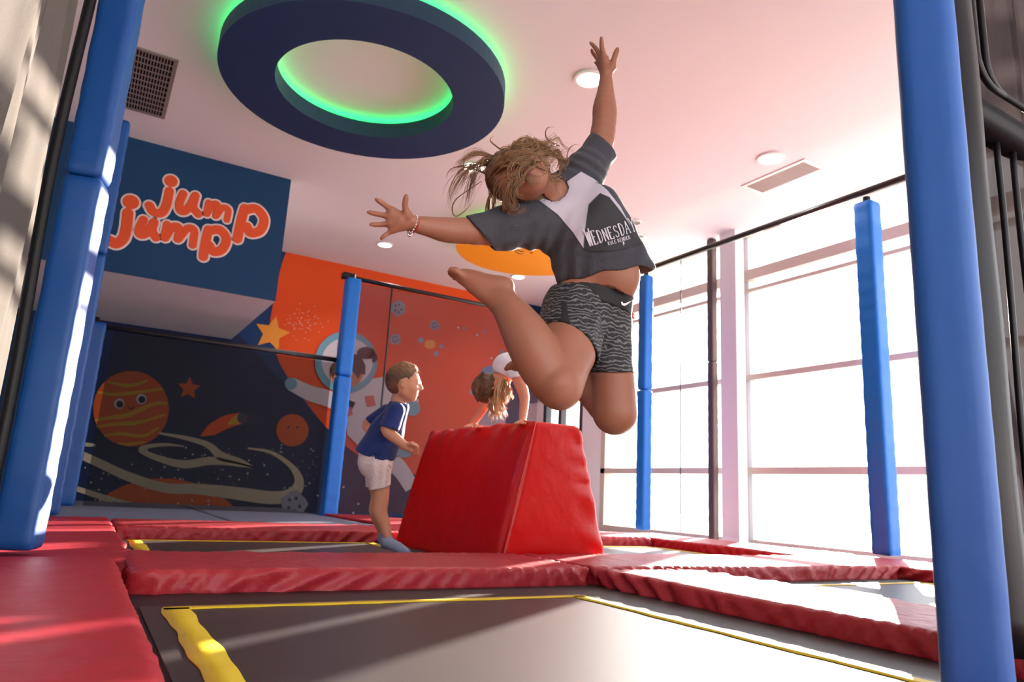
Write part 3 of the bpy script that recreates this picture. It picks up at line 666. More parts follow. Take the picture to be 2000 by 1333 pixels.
def head(F, C, s, u, f, q, ear=True):
    """q = half head height in metres"""
    X = lambda a, b, c: C+(s*a+u*b+f*c)*q
    F.ell(X(0, .22, -.12), (s, u, f), (.70*q, .76*q, .86*q), .02)
    F.ell(X(0, -.12, .16), (s, u, f), (.60*q, .74*q, .62*q), .03)
    F.cap(X(0, -.62, .42), X(0, -.70, .48), .24*q, .20*q, .03)
    for e in (-1, 1):
        F.cap(X(.34*e, -.25, .45), X(.22*e, -.45, .45), .24*q, .22*q, .03)
        F.cap(X(.50*e, -.45, .0), X(.15*e, -.70, .42), .16*q, .16*q, .03)
        F.ell(X(.29*e, .02, .76), (s, u, f), (.15*q, .10*q, .12*q), .012, 's')
        F.cap(X(.12*e, .15, .74), X(.40*e, .15, .64), .07*q, .06*q, .02)
        F.ell(X(.28*e, .01, .66), (s, u, f), (.14*q, .085*q, .10*q), .006)
        F.cap(X(.10*e, -.24, .86), X(.11*e, -.22, .80), .065*q, .06*q, .01)
        if ear:
            F.ell(X(.72*e, -.06, -.06), (s, u, f), (.08*q, .21*q, .14*q), .008)
            F.ell(X(.78*e, -.05, -.03), (s, u, f), (.04*q, .11*q, .06*q), .006, 's')
    F.cap(X(0, .06, .78), X(0, -.18, .93), .07*q, .095*q, .015)
    F.cap(X(.14, -.415, .76), X(-.14, -.415, .76), .045*q, .045*q, .01)
    F.cap(X(.11, -.52, .74), X(-.11, -.52, .74), .055*q, .055*q, .01)
    return X
def hand(F, wrist, palm, fingers, k=.004):
    """wrist, palm: (px,py,d,r); fingers: lists of (px,py,d,r) from knuckle to tip"""
    for fg in fingers:
        F.cap(P(*wrist[:3]), P(*fg[0][:3]), R(wrist[3]*.62, wrist[2]), R(fg[0][3]*1.25, fg[0][2]), .010)
        F.cap(P(*palm[:3]), P(*fg[0][:3]), R(palm[3]*.6, palm[2]), R(fg[0][3]*1.2, fg[0][2]), .008)
        chain(F, fg, k)
def strands(mb, pts, n, spread, r, curl=0, turns=2, seg=16, mi=0, sp0=.35, ns=4):
    """hair along pts (px,py,depth), gathered into curling locks; spread in metres"""
    base = spline([P(*p) for p in pts], seg); nl = max(1, int(n/5.5))
    for L in range(nl):
        o = rng.normal(0, spread, 3); o2 = o*rng.uniform(.6, 1.5)+rng.normal(0, spread*.6, 3); ph = rng.uniform(0, 6.28); c_ = curl*rng.uniform(.4, 1.5); tn = turns*rng.uniform(.7, 1.3); end = rng.uniform(.72, 1)
        for i in range(min(n, 9)):
            e = rng.normal(0, min(spread*.25, .0032), 3); e2 = e*2.2; en = end*rng.uniform(.9, 1)
            P_ = spline(base[:max(3, int(seg*en))], seg); out = []
            for j, p in enumerate(P_):
                t = j/(seg-1); out.append(p+((o+e)*sp0*(1-t)+(o2+e2)*t)+c_*(.25+.75*t)*(RT*math.cos(ph+6.28*tn*t)+UP*math.sin(ph+6.28*tn*t))+FW*c_*.5*t*math.sin(ph+5*t))
            mb.tube(out, r*rng.uniform(.7, 1.4), ns, mi if mi else int(rng.random() < .4), taper=lambda t: max(.12, 1-t**3))
CAMR, CAMD = RT, -UP
def scalp(mb, X, q, n, r=.0011):
    """hair combed from the hairline to the back of the head"""
    for k in range(n):
        t = rng.uniform(-.75, math.pi+.75); f0 = rng.uniform(.45, .95) if rng.random() < .6 else rng.uniform(-.2, .6); f1 = rng.uniform(-1.25, -.6); o = 1.0+rng.uniform(.0, .06); dt = rng.normal(0, .12)
        pts = [X(.80*o*math.cos(f)*math.cos(t+dt*j/6), .28+.84*o*math.cos(f)*math.sin(t+dt*j/6), -.20+.88*o*math.sin(f)) for j, f in enumerate(np.linspace(f0, f1, 8))]
        mb.tube(spline(pts, 14), r*rng.uniform(.7, 1.5), 4, int(rng.random() < .5), taper=lambda t: .5+.5*math.sin(math.pi*t))
# ---- jumping girl
gl_all = [(716, 414, 1.9, 5), (1175, 70, 2.45, 5), (873, 530, 2.1, 30), (1271, 517, 2.2, 40), (1093, 800, 1.9, 50), (1200, 850, 2.1, 20), (985, 722, 2.35, 20), (1200, 600, 2.35, 60), (1090, 400, 1.9, 60)]
lo, hi = box_of(gl_all, .03)
girl = empty('person', (1.25, 1.75, .55), 'child leaping mid-air in charcoal print t-shirt and black patterned shorts, arms flung wide', 'person')
BF = D(.1, .1, -1)      # towards the camera, the flat direction of her trunk
B = Field(lo, hi, .004)
fl = (FW, .68)
# trunk
for a, b, k in (((1092, 392, 2.17, 52), (1125, 440, 2.16, 66), .03), ((1125, 440, 2.16, 66), (1170, 525, 2.15, 64), .03), ((1170, 525, 2.15, 66), (1160, 580, 2.16, 72), .03), ((1160, 580, 2.16, 74), (1150, 615, 2.17, 74), .03)):
    B.cap(P(*a[:3]), P(*b[:3]), R(a[3], a[2]), R(b[3], b[2]), k, fl)
B.ell(P(1206, 540, 2.10), (RT, UP, FW), (R(44, 2.1), R(50, 2.1), R(30, 2.1)), .03)
B.cap(P(1231, 533, 2.035), P(1233, 541, 2.035), R(3.0, 2.1), R(2.4, 2.1), .006, None, 's')   # navel
chain(B, [(1095, 388, 2.19, 27), (1066, 366, 2.16, 25)], .02)
B.ell(P(1010, 391, 2.06), (RT, UP, FW), (.012, .016, .008), .006)
# arms
chain(B, [(1085, 425, 2.16, 42), (1045, 437, 2.12, 38), (980, 449, 2.07, 31), (905, 451, 2.01, 25), (868, 449, 1.98, 23), (838, 443, 1.955, 18.5), (814, 439, 1.935, 15.5)], .012)
chain(B, [(1115, 380, 2.19, 42), (1142, 338, 2.22, 34), (1170, 290, 2.28, 26), (1180, 240, 2.32, 22.5), (1181, 212, 2.34, 22.5), (1183, 180, 2.37, 16), (1183.5, 152, 2.40, 12)], .012)
# right hand (palm to the camera, fingers fanned)
hand(B, (811, 438, 1.93, 15), (781, 431, 1.915, 19), [
    [(796, 420, 1.91, 7), (791, 403, 1.90, 5.6), (792, 391, 1.895, 5.2), (794, 381.5, 1.89, 3.9)],
    [(766, 412, 1.91, 6.2), (751, 400.5, 1.905, 4.8), (741, 393.5, 1.90, 4.4), (733.5, 388.5, 1.895, 3.4)],
    [(762, 423, 1.91, 6.2), (740, 419, 1.905, 4.8), (728, 416.5, 1.90, 4.3), (718.5, 414.5, 1.895, 3.4)],
    [(763, 437, 1.91, 6), (742, 439, 1.91, 4.8), (732, 439, 1.905, 4.2), (723.5, 438.5, 1.90, 3.4)],
    [(768, 449, 1.915, 5.6), (756, 457.5, 1.915, 4.2), (749, 462.5, 1.91, 3.8), (743.5, 467, 1.91, 3.0)]])
hand(B, (1183.5, 150, 2.40, 12), (1183, 129, 2.41, 14), [
    [(1196, 131, 2.40, 6), (1200, 114, 2.40, 5.4), (1203, 105, 2.40, 5.2), (1206, 96, 2.40, 4.2)],
    [(1181, 115, 2.41, 6), (1176, 95, 2.42, 4.6), (1175, 84, 2.42, 4.0), (1174.5, 73, 2.42, 2.9)],
    [(1174, 114, 2.43, 5), (1166, 98, 2.44, 4.2), (1159, 89, 2.45, 3.6), (1152.5, 83, 2.45, 2.6)],
    [(1171, 120, 2.45, 4.6), (1163, 110, 2.47, 3.6), (1158, 103, 2.475, 3.2), (1155, 96.5, 2.48, 2.5)],
    [(1172, 130, 2.45, 4.2), (1167, 126, 2.48, 3.4), (1162.5, 122, 2.50, 3.0)]])
# legs
chain(B, [(1125, 610, 2.13, 62), (1105, 685, 2.02, 57), (1092, 752, 1.93, 48.5)], .02)
B.cap(P(1092, 752, 1.90), P(1096, 766, 1.90), R(36, 1.9), R(33, 1.9), .02)     # kneecap
chain(B, [(1078, 742, 1.93, 45), (1055, 708, 1.935, 46), (1034, 667, 1.945, 46), (1008, 624, 1.97, 37), (978, 582, 2.01, 26)], .008)
chain(B, [(1193, 625, 2.2, 50), (1195, 705, 2.14, 42), (1201, 806, 2.08, 44)], .02)
chain(B, [(1196, 800, 2.10, 40), (1158, 757, 2.17, 37), (1110, 715, 2.23, 32), (1066, 695, 2.28, 20)], .01)
chain(B, [(1062, 700, 2.285, 18), (1030, 708, 2.29, 15), (1008, 714, 2.295, 12)], .012)
for i, (dx, dy, dd) in enumerate(((0, 0, 0), (3, -6, .01), (7, -10, .02), (11, -13, .03), (16, -15, .04))):
    chain(B, [(1006+dx*.4, 714+dy*.5, 2.295+dd, 6), (988+dx, 721+dy, 2.30+dd, 4.6-.4*i)], .005)
# right foot, sole up
chain(B, [(980, 580, 2.01, 24), (983, 562, 2.02, 20.5)], .012)
chain(B, [(984, 561, 2.02, 21), (950, 556, 2.025, 20), (925, 548, 2.03, 19), (903, 540, 2.03, 15)], .012, (FW, 1.15))
B.cap(P(972, 588, 2.0), P(925, 560, 2.02), R(22, 2.), R(15, 2.02), .012)
for i, (x, y, d, r) in enumerate(((881, 527, 2.00, 6.6), (877.5, 531, 2.02, 5), (878, 535, 2.035, 4.7), (881, 539, 2.05, 4.4), (886, 544, 2.065, 4.2))):
    chain(B, [(904, 539+i*1.2, 2.01+.013*i, 8), (x+9, y+1.5, d, r), (x, y, d, r*.92)], .005)
# head
hs, hu, hf = frame(D(-.50, .86, .0), D(-.86, -.44, .30))
if hf@FW > 0: hf = -hf
HC = P(1016, 346, 2.08); HQ = .098
HX = head(B, HC, hs, hu, hf, HQ)
B.cap(HX(0, -.45, -.10), P(1088, 384, 2.17), .036, .040, .02)
B.cap(HX(.12, -.465, .84), HX(-.12, -.465, .84), .035*HQ, .035*HQ, .004, None, 's')
def gm(c):
    mi = np.zeros(len(c), int); q = (c-HC)/HQ; a, b, f_ = q@hs, q@hu, q@hf
    mi[(np.abs(a) < .22-.5*np.abs(b+.465)) & (np.abs(b+.465) < .10) & (f_ > .70)] = 1
    mi[(np.abs(a) < .15) & (np.abs(b+.465) < .032) & (f_ > .6)] = 2
    return mi
GB = B
def bvh(o): return BVHTree.FromPolygons([v.co[:] for v in o.data.vertices], [p.vertices[:] for p in o.data.polygons])
def eyes(X, q, par, s, u, f, bo, opened=False):
    tr = bvh(bo)
    def onf(a_, b_, off=.0006):
        o = Vector(X(a_, b_, 2.2)); h, n, i, d = tr.ray_cast(o, Vector(-f), 3*q); return np.array(h if h else X(a_, b_, .8))+f*off
    for e in (-1, 1):
        if opened:
            b_ = MB(); c = onf(.28*e, .0, -.004); b_.tube([c-s*.11*q, c-s*.06*q, c, c+s*.06*q, c+s*.11*q], .062*q, 10, taper=lambda t: math.sin(math.pi*(.08+.84*t))); b_.build('eye_white', eye_w, par, True)
            b_ = MB(); c = onf(.28*e, .0, .0); b_.tube([c-f*.03*q, c+f*.020*q], .048*q, 12); b_.build('iris', eye_i, par, True)
        b_ = MB(); b_.tube([onf(.28*e+.13*math.cos(t), .0+(.05 if opened else -.05)*math.sin(t)) for t in np.linspace(.1, 3.04, 11)], .016*q, 5); b_.build('eyelashes', hair_dk, par, True)
        b_ = MB(); b_.tube([onf(a_*e, c_) for a_, c_ in ((.12, .22), (.2, .26), (.3, .27), (.42, .21))], .018*q, 6, taper=lambda t: 1.1-.7*t); b_.build('eyebrow', hair_dk, par, True)
# hair
hb = Field(HC-.2, HC+.2, .004)
hb.ell(HX(0, .28, -.20), (hs, hu, hf), (.80*HQ, .84*HQ, .88*HQ), .01)
hb.ell(HX(0, -.15, -.5), (hs, hu, hf), (.66*HQ, .66*HQ, .5*HQ), .03)
hb.ell(HX(.20, -.16, .62), (hs, hu, hf), (.56*HQ, .68*HQ, .62*HQ), .015, 's')
g = hb.grid(); hb.d += (.0035*noise3(g, 130)).astype(np.float32)
hm = hb.build('hair_cap', hair_dk, girl, 1)
hl = MB()
# back mass and top curls
for (pts, n, sp, cu, tn) in (
    ([(975, 345, 2.16), (950, 320, 2.15), (915, 335, 2.14), (888, 375, 2.13), (880, 415, 2.13)], 34, .014, .010, 1.2),
    ([(985, 330, 2.16), (955, 305, 2.15), (925, 300, 2.15), (900, 312, 2.15), (878, 328, 2.15)], 30, .011, .008, 1),
    ([(985, 325, 2.15), (950, 312, 2.14), (930, 345, 2.12), (905, 392, 2.11), (884, 418, 2.11)], 30, .013, .012, 1.3),
    ([(970, 350, 2.15), (940, 335, 2.14), (915, 322, 2.14), (895, 330, 2.14), (873, 330, 2.14)], 14, .009, .010, 1.5),
    ([(962, 370, 2.17), (955, 400, 2.17), (957, 425, 2.17), (960, 450, 2.18)], 34, .007, .003, .8),
    ([(968, 375, 2.17), (966, 410, 2.17), (972, 440, 2.18), (978, 470, 2.18)], 20, .007, .004, .8),
    ([(980, 395, 2.17), (992, 450, 2.22), (985, 490, 2.22), (980, 512, 2.22)], 5, .004, .003, .8),
    ([(1000, 420, 2.22), (1005, 480, 2.24), (1020, 492, 2.24), (1032, 485, 2.24)], 3, .002, .002, .8),
    ([(975, 322, 2.13), (1005, 292, 2.12), (1045, 285, 2.13), (1080, 300, 2.15), (1098, 335, 2.17)], 60, .012, .012, 2.2),
    ([(970, 330, 2.12), (1000, 308, 2.08), (1035, 300, 2.06), (1062, 315, 2.07), (1085, 345, 2.10)], 44, .011, .014, 2.4),
    ([(985, 315, 2.12), (1015, 296, 2.10), (1050, 292, 2.10), (1085, 318, 2.14), (1112, 350, 2.18)], 40, .013, .014, 2.2),
    ([(1060, 300, 2.15), (1085, 292, 2.15), (1100, 315, 2.16), (1092, 345, 2.17), (1105, 362, 2.18)], 36, .011, .014, 2.5),
    ([(990, 318, 2.06), (1005, 330, 2.0), (1022, 345, 1.975), (1036, 352, 1.97), (1040, 338, 1.98)], 26, .007, .008, 1.6),
    ([(1010, 312, 2.05), (1035, 318, 2.0), (1052, 330, 1.99), (1066, 345, 2.0), (1058, 358, 2.0)], 18, .007, .009, 1.6),
    ([(1010, 330, 1.98), (1000, 350, 1.955), (990, 372, 1.955), (982, 395, 1.98), (990, 405, 2.03)], 18, .007, .008, 1.3),
    ([(1020, 345, 1.95), (1012, 362, 1.945), (1003, 380, 1.95), (1010, 398, 2.0)], 18, .008, .009, 1.6),
    ([(985, 385, 2.02), (990, 402, 2.02), (1005, 410, 2.03), (1025, 398, 2.03)], 34, .010, .009, 1.8),
    ([(1090, 335, 2.17), (1105, 345, 2.18), (1112, 352, 2.18), (1120, 345, 2.19)], 24, .010, .008, 1.8),
    ([(1040, 292, 2.06), (1028, 312, 1.975), (1012, 332, 1.945), (1003, 355, 1.94), (996, 380, 1.95), (990, 400, 1.98)], 30, .013, .012, 2.2),
    ([(1052, 300, 2.05), (1045, 318, 1.985), (1036, 336, 1.95), (1022, 352, 1.94), (1008, 366, 1.94)], 12, .009, .012, 2.2),
    ([(975, 318, 2.14), (1000, 290, 2.13), (1040, 284, 2.13), (1080, 292, 2.15), (1108, 322, 2.17)], 60, .015, .013, 2.6),
    ([(1000, 312, 2.06), (1030, 305, 2.04), (1060, 318, 2.05), (1080, 340, 2.08), (1090, 362, 2.13)], 50, .012, .014, 2.6),
    ([(962, 345, 2.08), (972, 322, 2.01), (992, 309, 1.985), (1015, 304, 1.98), (1040, 306, 1.985), (1060, 318, 2.0)], 80, .008, .006, 1.2),
    ([(968, 340, 2.04), (985, 322, 1.975), (1005, 316, 1.955), (1028, 318, 1.955), (1045, 330, 1.96)], 44, .006, .006, 1.3),
    ([(960, 338, 2.13), (975, 322, 2.08), (1000, 312, 2.04), (1030, 312, 2.02)], 50, .009, .005, 1.2),
    ([(960, 340, 2.13), (958, 360, 2.12), (964, 380, 2.11), (975, 395, 2.10)], 50, .008, .004, 1),
    ): strands(hl, pts, n, sp, .0009, cu, tn, 32)
scalp(hl, HX, HQ, 240)
hl.build('flying_hair', [hair_m, hair_dk], girl, True)
# thick single curls seen against the ceiling
K4 = (4.04, 860, 230)
def curl(pts, r, d=2.15):
    cu = MB(); q = [(x/K4[0]+K4[1], y/K4[0]+K4[2], d) for x, y in pts]; strands(cu, q, 7, .0011, r*.35, 0, 1, 22, sp0=1)
    cu.tube([P(*p) for p in spline([(a, b, c) for a, b, c in q], 26)], r*.8, 6, taper=lambda t: max(.15, min(.35+6*t, 1-t**2))); cu.build('loose_curl', [hair_dk, hair_m], girl, True)
curl([(560, 262), (500, 262), (440, 225), (400, 190), (395, 165), (420, 145)], .0034)
curl([(940, 225), (890, 205), (840, 165), (830, 115), (850, 80), (900, 75)], .0034)
curl([(960, 400), (935, 355), (935, 300), (965, 255), (1015, 240)], .0024)
curl([(945, 385), (985, 385), (1010, 350), (1000, 300), (1020, 240), (1060, 213), (1105, 218)], .0026)
curl([(200, 370), (185, 400), (190, 340), (215, 320), (225, 285)], .0018)
curl([(250, 365), (160, 380), (90, 400), (55, 440), (45, 495)], .0012)
curl([(700, 440), (740, 455), (800, 460), (835, 430), (830, 400), (790, 385)], .0014, 1.98)
curl([(580, 1025), (600, 1060), (640, 1075), (680, 1050)], .0012, 2.24)
curl([(330, 500), (240, 560), (130, 640), (95, 720), (130, 780), (230, 700), (330, 520)], .0016)
curl([(395, 470), (380, 560), (420, 610), (445, 620)], .0010, 2.12)
# shirt
Tt = Field(*box_of([(905, 430, 2.0, 30), (1200, 260, 2.35, 30), (1271, 517, 2.2, 60), (1090, 560, 2.2, 50)], .05), .004)
fs = (FW, .66)
for a, b in (((1100, 400, 2.18, 62), (1128, 432, 2.17, 78)), ((1128, 432, 2.17, 80), (1156, 476, 2.165, 86)), ((1156, 476, 2.165, 87), (1192, 560, 2.16, 96))):
    Tt.cap(P(*a[:3]), P(*b[:3]), R(a[3], a[2]), R(b[3], b[2]), .02, fs)
Tt.ell(P(1176, 425, 2.15), (RT, UP, FW), (R(40, 2.15), R(60, 2.15), R(48, 2.15)), .03)
for pt in ([(1085, 425, 2.16, 50), (1040, 438, 2.13, 46), (985, 446, 2.08, 40), (900, 462, 2.01, 37)], [(1108, 385, 2.20, 48), (1140, 340, 2.23, 40), (1175, 290, 2.28, 31), (1192, 262, 2.31, 32)]):
    for a, b in zip(pt[:-1], pt[1:]): Tt.cap(P(*a[:3]), P(*b[:3]), R(a[3], a[2]), R(b[3], b[2]), .025)
def wv(F, p, dirv, freq, amp, rad, ph=0):
    g = F.grid(); c = P(*p); q = [g[i]-c[i] for i in range(3)]; r2 = sum(x*x for x in q); u = sum(q[i]*dirv[i] for i in range(3))
    F.d += (amp*np.sin(freq*u+ph)*np.exp(-r2/rad**2)).astype(np.float32)
wv(Tt, (1075, 480, 2.1), D(.9, .35, 0), 150, .006, .075); wv(Tt, (1130, 505, 2.1), D(.45, .9, 0), 120, .006, .08, 1)
wv(Tt, (1148, 330, 2.18), D(.5, -.85, 0), 190, .0045, .07); wv(Tt, (990, 455, 2.05), D(.8, .6, 0), 130, .0035, .07)
wv(Tt, (1110, 540, 2.1), D(1, .1, 0), 140, .008, .06, 2); wv(Tt, (1230, 500, 2.12), D(.8, .3, 0), 110, .004, .06, 1)
wv(Tt, (1060, 430, 2.1), D(.3, .9, 0), 100, .003, .07, .5)
wv(Tt, (1150, 470, 2.1), D(.85, .5, 0), 60, .004, .12, .5); wv(Tt, (1080, 500, 2.1), D(.6, .8, 0), 75, .006, .08, 1.2); wv(Tt, (1010, 445, 2.05), D(.2, 1, 0), 90, .004, .08, .3)
Tt.shell(.010)
def cut2(F, a, b, side, tilt=0., d=2.1):
    """cut along the line a-b seen from the front; side = a point that goes"""
    A, B_ = P(*a, d), P(*b, d); n = np.cross(B_-A, FW+UP*tilt); n /= np.linalg.norm(n)
    if (P(*side, d)-A)@n < 0: n = -n
    F.plane(A, n)
cut2(Tt, (913, 432), (959, 484), (850, 500)); cut2(Tt, (1157, 262), (1204, 307), (1200, 200), 0, 2.28)
# hem: scooped plane
g = Tt.grid(); A = P(1090, 551, 2.1); n = np.cross(P(1271, 519, 2.1)-A, FW+UP*-.10); n /= np.linalg.norm(n); n = n if n@UP < 0 else -n
hu_ = sum((g[i]-A[i])*RT[i] for i in range(3))
Tt.also(sum((g[i]-A[i])*n[i] for i in range(3))+.004*np.sin(hu_*60))
Tt.cap(P(1040, 352, 2.12), P(1086, 374, 2.13), R(34, 2.1), R(26, 2.1), .003, None, 's')
Tt.cap(P(1082, 370, 2.13), P(1083, 368, 2.00), R(24, 2.1), R(22, 2.1), .003, None, 's')
GB.clip_under(Tt, .014)
shirt = Tt.build('t_shirt', [tee], girl, 2)
def project(tree, px, py, off, d0=1.5):
    r = Vector(ray(px, py)).normalized(); o = Vector(P(px, py, d0)); h, n, i, d = tree.ray_cast(o, r, 2.0)
    if h is None: return None
    if n.dot(r) > 0: n = -n
    return h-r*off*.7+n*off*.5
def decal(name, tree, polys, m, parent, off, step=3.0):
    """flat artwork given in picture coordinates, laid onto the cloth"""
    V = []; F = []
    for poly in polys:
        bm = bmesh.new(); vs = [bm.verts.new((x, y, 0)) for x, y in poly]; bm.faces.new(vs)
        bmesh.ops.triangulate(bm, faces=bm.faces)
        for _ in range(6):
            es = [e for e in bm.edges if e.calc_length() > step]
            if not es: break
            bmesh.ops.subdivide_edges(bm, edges=es, cuts=1); bmesh.ops.triangulate(bm, faces=bm.faces)
        bm.verts.ensure_lookup_table(); bm.verts.index_update(); mp = {}
        for v in bm.verts:
            q = project(tree, v.co.x, v.co.y, off)
            if q is not None: mp[v.index] = len(V); V.append(q)
        for f_ in bm.faces:
            if all(v.index in mp for v in f_.verts):
                ids = [mp[v.index] for v in f_.verts]; pp = [V[i] for i in ids]
                if max((pp[i]-pp[(i+1) % 3]).length for i in range(3)) < .03: F.append(ids)
        bm.free()
    if F: return mesh(name, V, F, m, parent)
tt = bvh(shirt)
pr_m = mat('pale_grey_print', (176, 168, 178), .7); pr_d = mat('black_print', (34, 33, 38), .7); pr_t = mat('white_print', (196, 192, 200), .7)
decal('print_panel', tt, [[(1053, 392), (1078, 381), (1112, 352), (1135, 336), (1160, 350), (1186, 372), (1212, 405), (1234, 446), (1243, 462), (1140, 486), (1120, 455), (1090, 420)]], pr_m, shirt, .002)
decal('print_dark_shape', tt, [[(1150, 400), (1172, 378), (1190, 386), (1212, 414), (1238, 452), (1256, 478), (1200, 490), (1160, 492), (1140, 486), (1142, 455)]], pr_d, shirt, .0035)  # plain dark shape printed on the cloth
# lettering: strokes in a unit box, laid along a slanted line
GLY = {'W': [[(0, 1), (.25, 0)], [(.25, 0), (.5, .85)], [(.5, .85), (.75, 0)], [(.75, 0), (1, 1)], [(-.1, 1), (.12, 1)], [(.88, 1), (1.1, 1)]],
       'E': [[(.1, 0), (.1, 1)], [(0, 1), (.8, 1)], [(.1, .52), (.6, .52)], [(0, 0), (.85, 0)], [(.8, 1), (.8, .86)], [(.85, 0), (.85, .15)]],
       'D': [[(.1, 0), (.1, 1)], [(0, 1), (.45, 1), (.8, .8), (.88, .5), (.8, .2), (.45, 0), (0, 0)]],
       'N': [[(.1, 0), (.1, 1)], [(.1, 1), (.85, 0)], [(.85, 0), (.85, 1)], [(-.05, 0), (.25, 0)], [(.7, 1), (1, 1)]],
       'S': [[(.8, .82), (.6, 1), (.25, .98), (.1, .78), (.25, .58), (.65, .45), (.82, .25), (.65, .02), (.25, 0), (.08, .2)]],
       'A': [[(.0, 0), (.45, 1)], [(.45, 1), (.9, 0)], [(.18, .35), (.72, .35)], [(-.1, 0), (.15, 0)], [(.75, 0), (1, 0)]],
       'Y': [[(0, 1), (.45, .48)], [(.9, 1), (.45, .48)], [(.45, .48), (.45, 0)], [(.3, 0), (.6, 0)]],
       'R': [[(.1, 0), (.1, 1)], [(0, 1), (.5, 1), (.78, .78), (.5, .52), (.1, .5)], [(.4, .5), (.85, 0)]],
       'U': [[(.05, 1), (.08, .3), (.3, .02), (.6, .02), (.8, .3), (.82, 1)]], 'L': [[(.1, 0), (.1, 1)], [(0, 0), (.75, 0)]],
       'B': [[(.1, 0), (.1, 1)], [(0, 1), (.5, 1), (.72, .78), (.5, .53), (.1, .52)], [(.5, .53), (.82, .27), (.5, 0), (0, 0)]]}
def text(s_, a, b, hgt, wd, hts=None, up=(.0, -1)):
    n = sum(.55 if c == ' ' else 1 for c in s_); a = np.array(a, float); b = np.array(b, float); t = (b-a)/n; up = np.array(up, float); out = []; x = 0
    for i, c in enumerate(s_):
        if c == ' ': x += .55; continue
        h = hgt*(hts[i] if hts else 1)
        for st in GLY[c]:
            q = [a+t*(x+.1+.78*p[0])+up*h*p[1] for p in st]
            thick = wd*(1.35 if (len(st) == 2 and abs(st[0][0]-st[1][0]) < .4 and abs(st[0][1]-st[1][1]) > .5) else .75)
            for p0, p1 in zip(q[:-1], q[1:]):
                v = p1-p0; L = np.linalg.norm(v); v = v/L; nn = np.array([-v[1], v[0]])*thick/2; out.append([tuple(p0-v*.2+nn), tuple(p1+v*.2+nn), tuple(p1+v*.2-nn), tuple(p0-v*.2-nn)])
        x += 1
    return out
decal('print_title', tt, text('WEDNESDAY', (1150, 482), (1243, 451), 25, 2.0, [1.35, 1.1, 1, .95, .95, .9, .95, 1, 1.15], (-.33, -.94)), pr_t, shirt, .006, 4)
decal('print_subtitle', tt, text('RULE BENDER', (1188, 480), (1231, 467), 7, .8, None, (-.3, -.95)), pr_t, shirt, .006, 4)
decal('print_mark', tt, [circ(1217, 474, 1.6, 8)]+[[(1216.4, 474), (1217.6, 474), (1218, 481), (1217, 481)], [(1214.5, 477), (1219.5, 475.8), (1219.5, 476.8), (1214.5, 478)]], pr_t, shirt, .006, 4)
decal('collar_print', tt, band([(1062, 393), (1075, 387), (1086, 378)], [.5, .5, .5], 8), pr_d, shirt, .004)
# shorts
sh_m = bpy.data.materials.new('black_zebra_cloth'); sh_m.use_nodes = True; nt = sh_m.node_tree; b = nt.nodes['Principled BSDF']; b.inputs['Roughness'].default_value = .7
tc = nt.nodes.new('ShaderNodeTexCoord'); wv_ = nt.nodes.new('ShaderNodeTexWave'); wv_.inputs['Scale'].default_value = 26; wv_.inputs['Distortion'].default_value = 9; wv_.inputs['Detail'].default_value = 2; wv_.inputs['Detail Scale'].default_value = 1.2; wv_.bands_direction = 'Z'
cr = nt.nodes.new('ShaderNodeValToRGB'); cr.color_ramp.elements[0].position = .62; cr.color_ramp.elements[0].color = (.012, .013, .015, 1); cr.color_ramp.elements[1].position = .86; cr.color_ramp.elements[1].color = (.13, .13, .135, 1)
nt.links.new(tc.outputs['Object'], wv_.inputs[0]); nt.links.new(wv_.outputs['Fac'], cr.inputs[0]); nt.links.new(cr.outputs[0], b.inputs['Base Color'])
band_m = mat('black_elastic', (24, 24, 27), .7); under_m = mat('plain_black_side_panel', (28, 29, 32), .7)
Fh = Field(*box_of([(1056, 560, 2.2, 40), (1235, 730, 2.2, 50), (1120, 720, 2.0, 60)], .05), .004)
Fh.cap(P(1163, 560, 2.165), P(1148, 612, 2.17), R(78, 2.16), R(83, 2.17), .02, (FW, .74))
Fh.cap(P(1120, 612, 2.14), P(1103, 700, 2.01), R(63, 2.14), R(67, 2.01), .03); Fh.cap(P(1187, 640, 2.18), P(1196, 740, 2.12), R(46, 2.18), R(42, 2.12), .025)
wv(Fh, (1160, 650, 2.05), D(.9, .5, 0), 130, .005, .07); wv(Fh, (1205, 690, 2.08), D(.7, .7, 0), 120, .004, .07, 1); wv(Fh, (1170, 600, 2.08), D(1, .2, 0), 190, .003, .06); wv(Fh, (1085, 610, 2.08), D(.6, .8, 0), 120, .003, .07)
Fh.shell(.009)
cut2(Fh, (1095, 551), (1237, 577), (1160, 500), -.25)
# hems: right leg cut square to the thigh, left leg level
g = Fh.grid(); A = P(1118, 676, 2.02); nr = P(1100, 745, 1.93)-P(1122, 640, 2.09); nr = nr/np.linalg.norm(nr)+.35*RT*-1; nr /= np.linalg.norm(nr)
pr = sum((g[i]-A[i])*nr[i] for i in range(3)); pl_ = sum((g[i]-P(1195, 727, 2.1)[i])*(-UP)[i] for i in range(3))
sd = sum((g[i]-P(1160, 690, 2.1)[i])*D(1, -.1, 0)[i] for i in range(3))
Fh.also(np.where(sd < 0, pr, pl_)); Fh.also(pl_); GB.clip_under(Fh, .013); body = GB.build('body', [skin, lip, mouth_m], girl, 2, gm); eyes(HX, HQ, girl, hs, hu, hf, body)
def sm_(c):
    q = (c-P(1148, 600, 2.15)); return np.where((c-P(1120, 640, 2.1))@D(-.75, .66, 0) > R(28, 2.1), 0, 0)
shorts = Fh.build('shorts', [sh_m], girl, 2)
Fw = Field(*box_of([(1100, 560, 2.16, 60), (1230, 600, 2.16, 60)], .05), .004)
Fw.cap(P(1166, 548, 2.16), P(1152, 606, 2.17), R(75.5, 2.16), R(82.5, 2.17), .02, (FW, .78)); Fw.shell(.010)
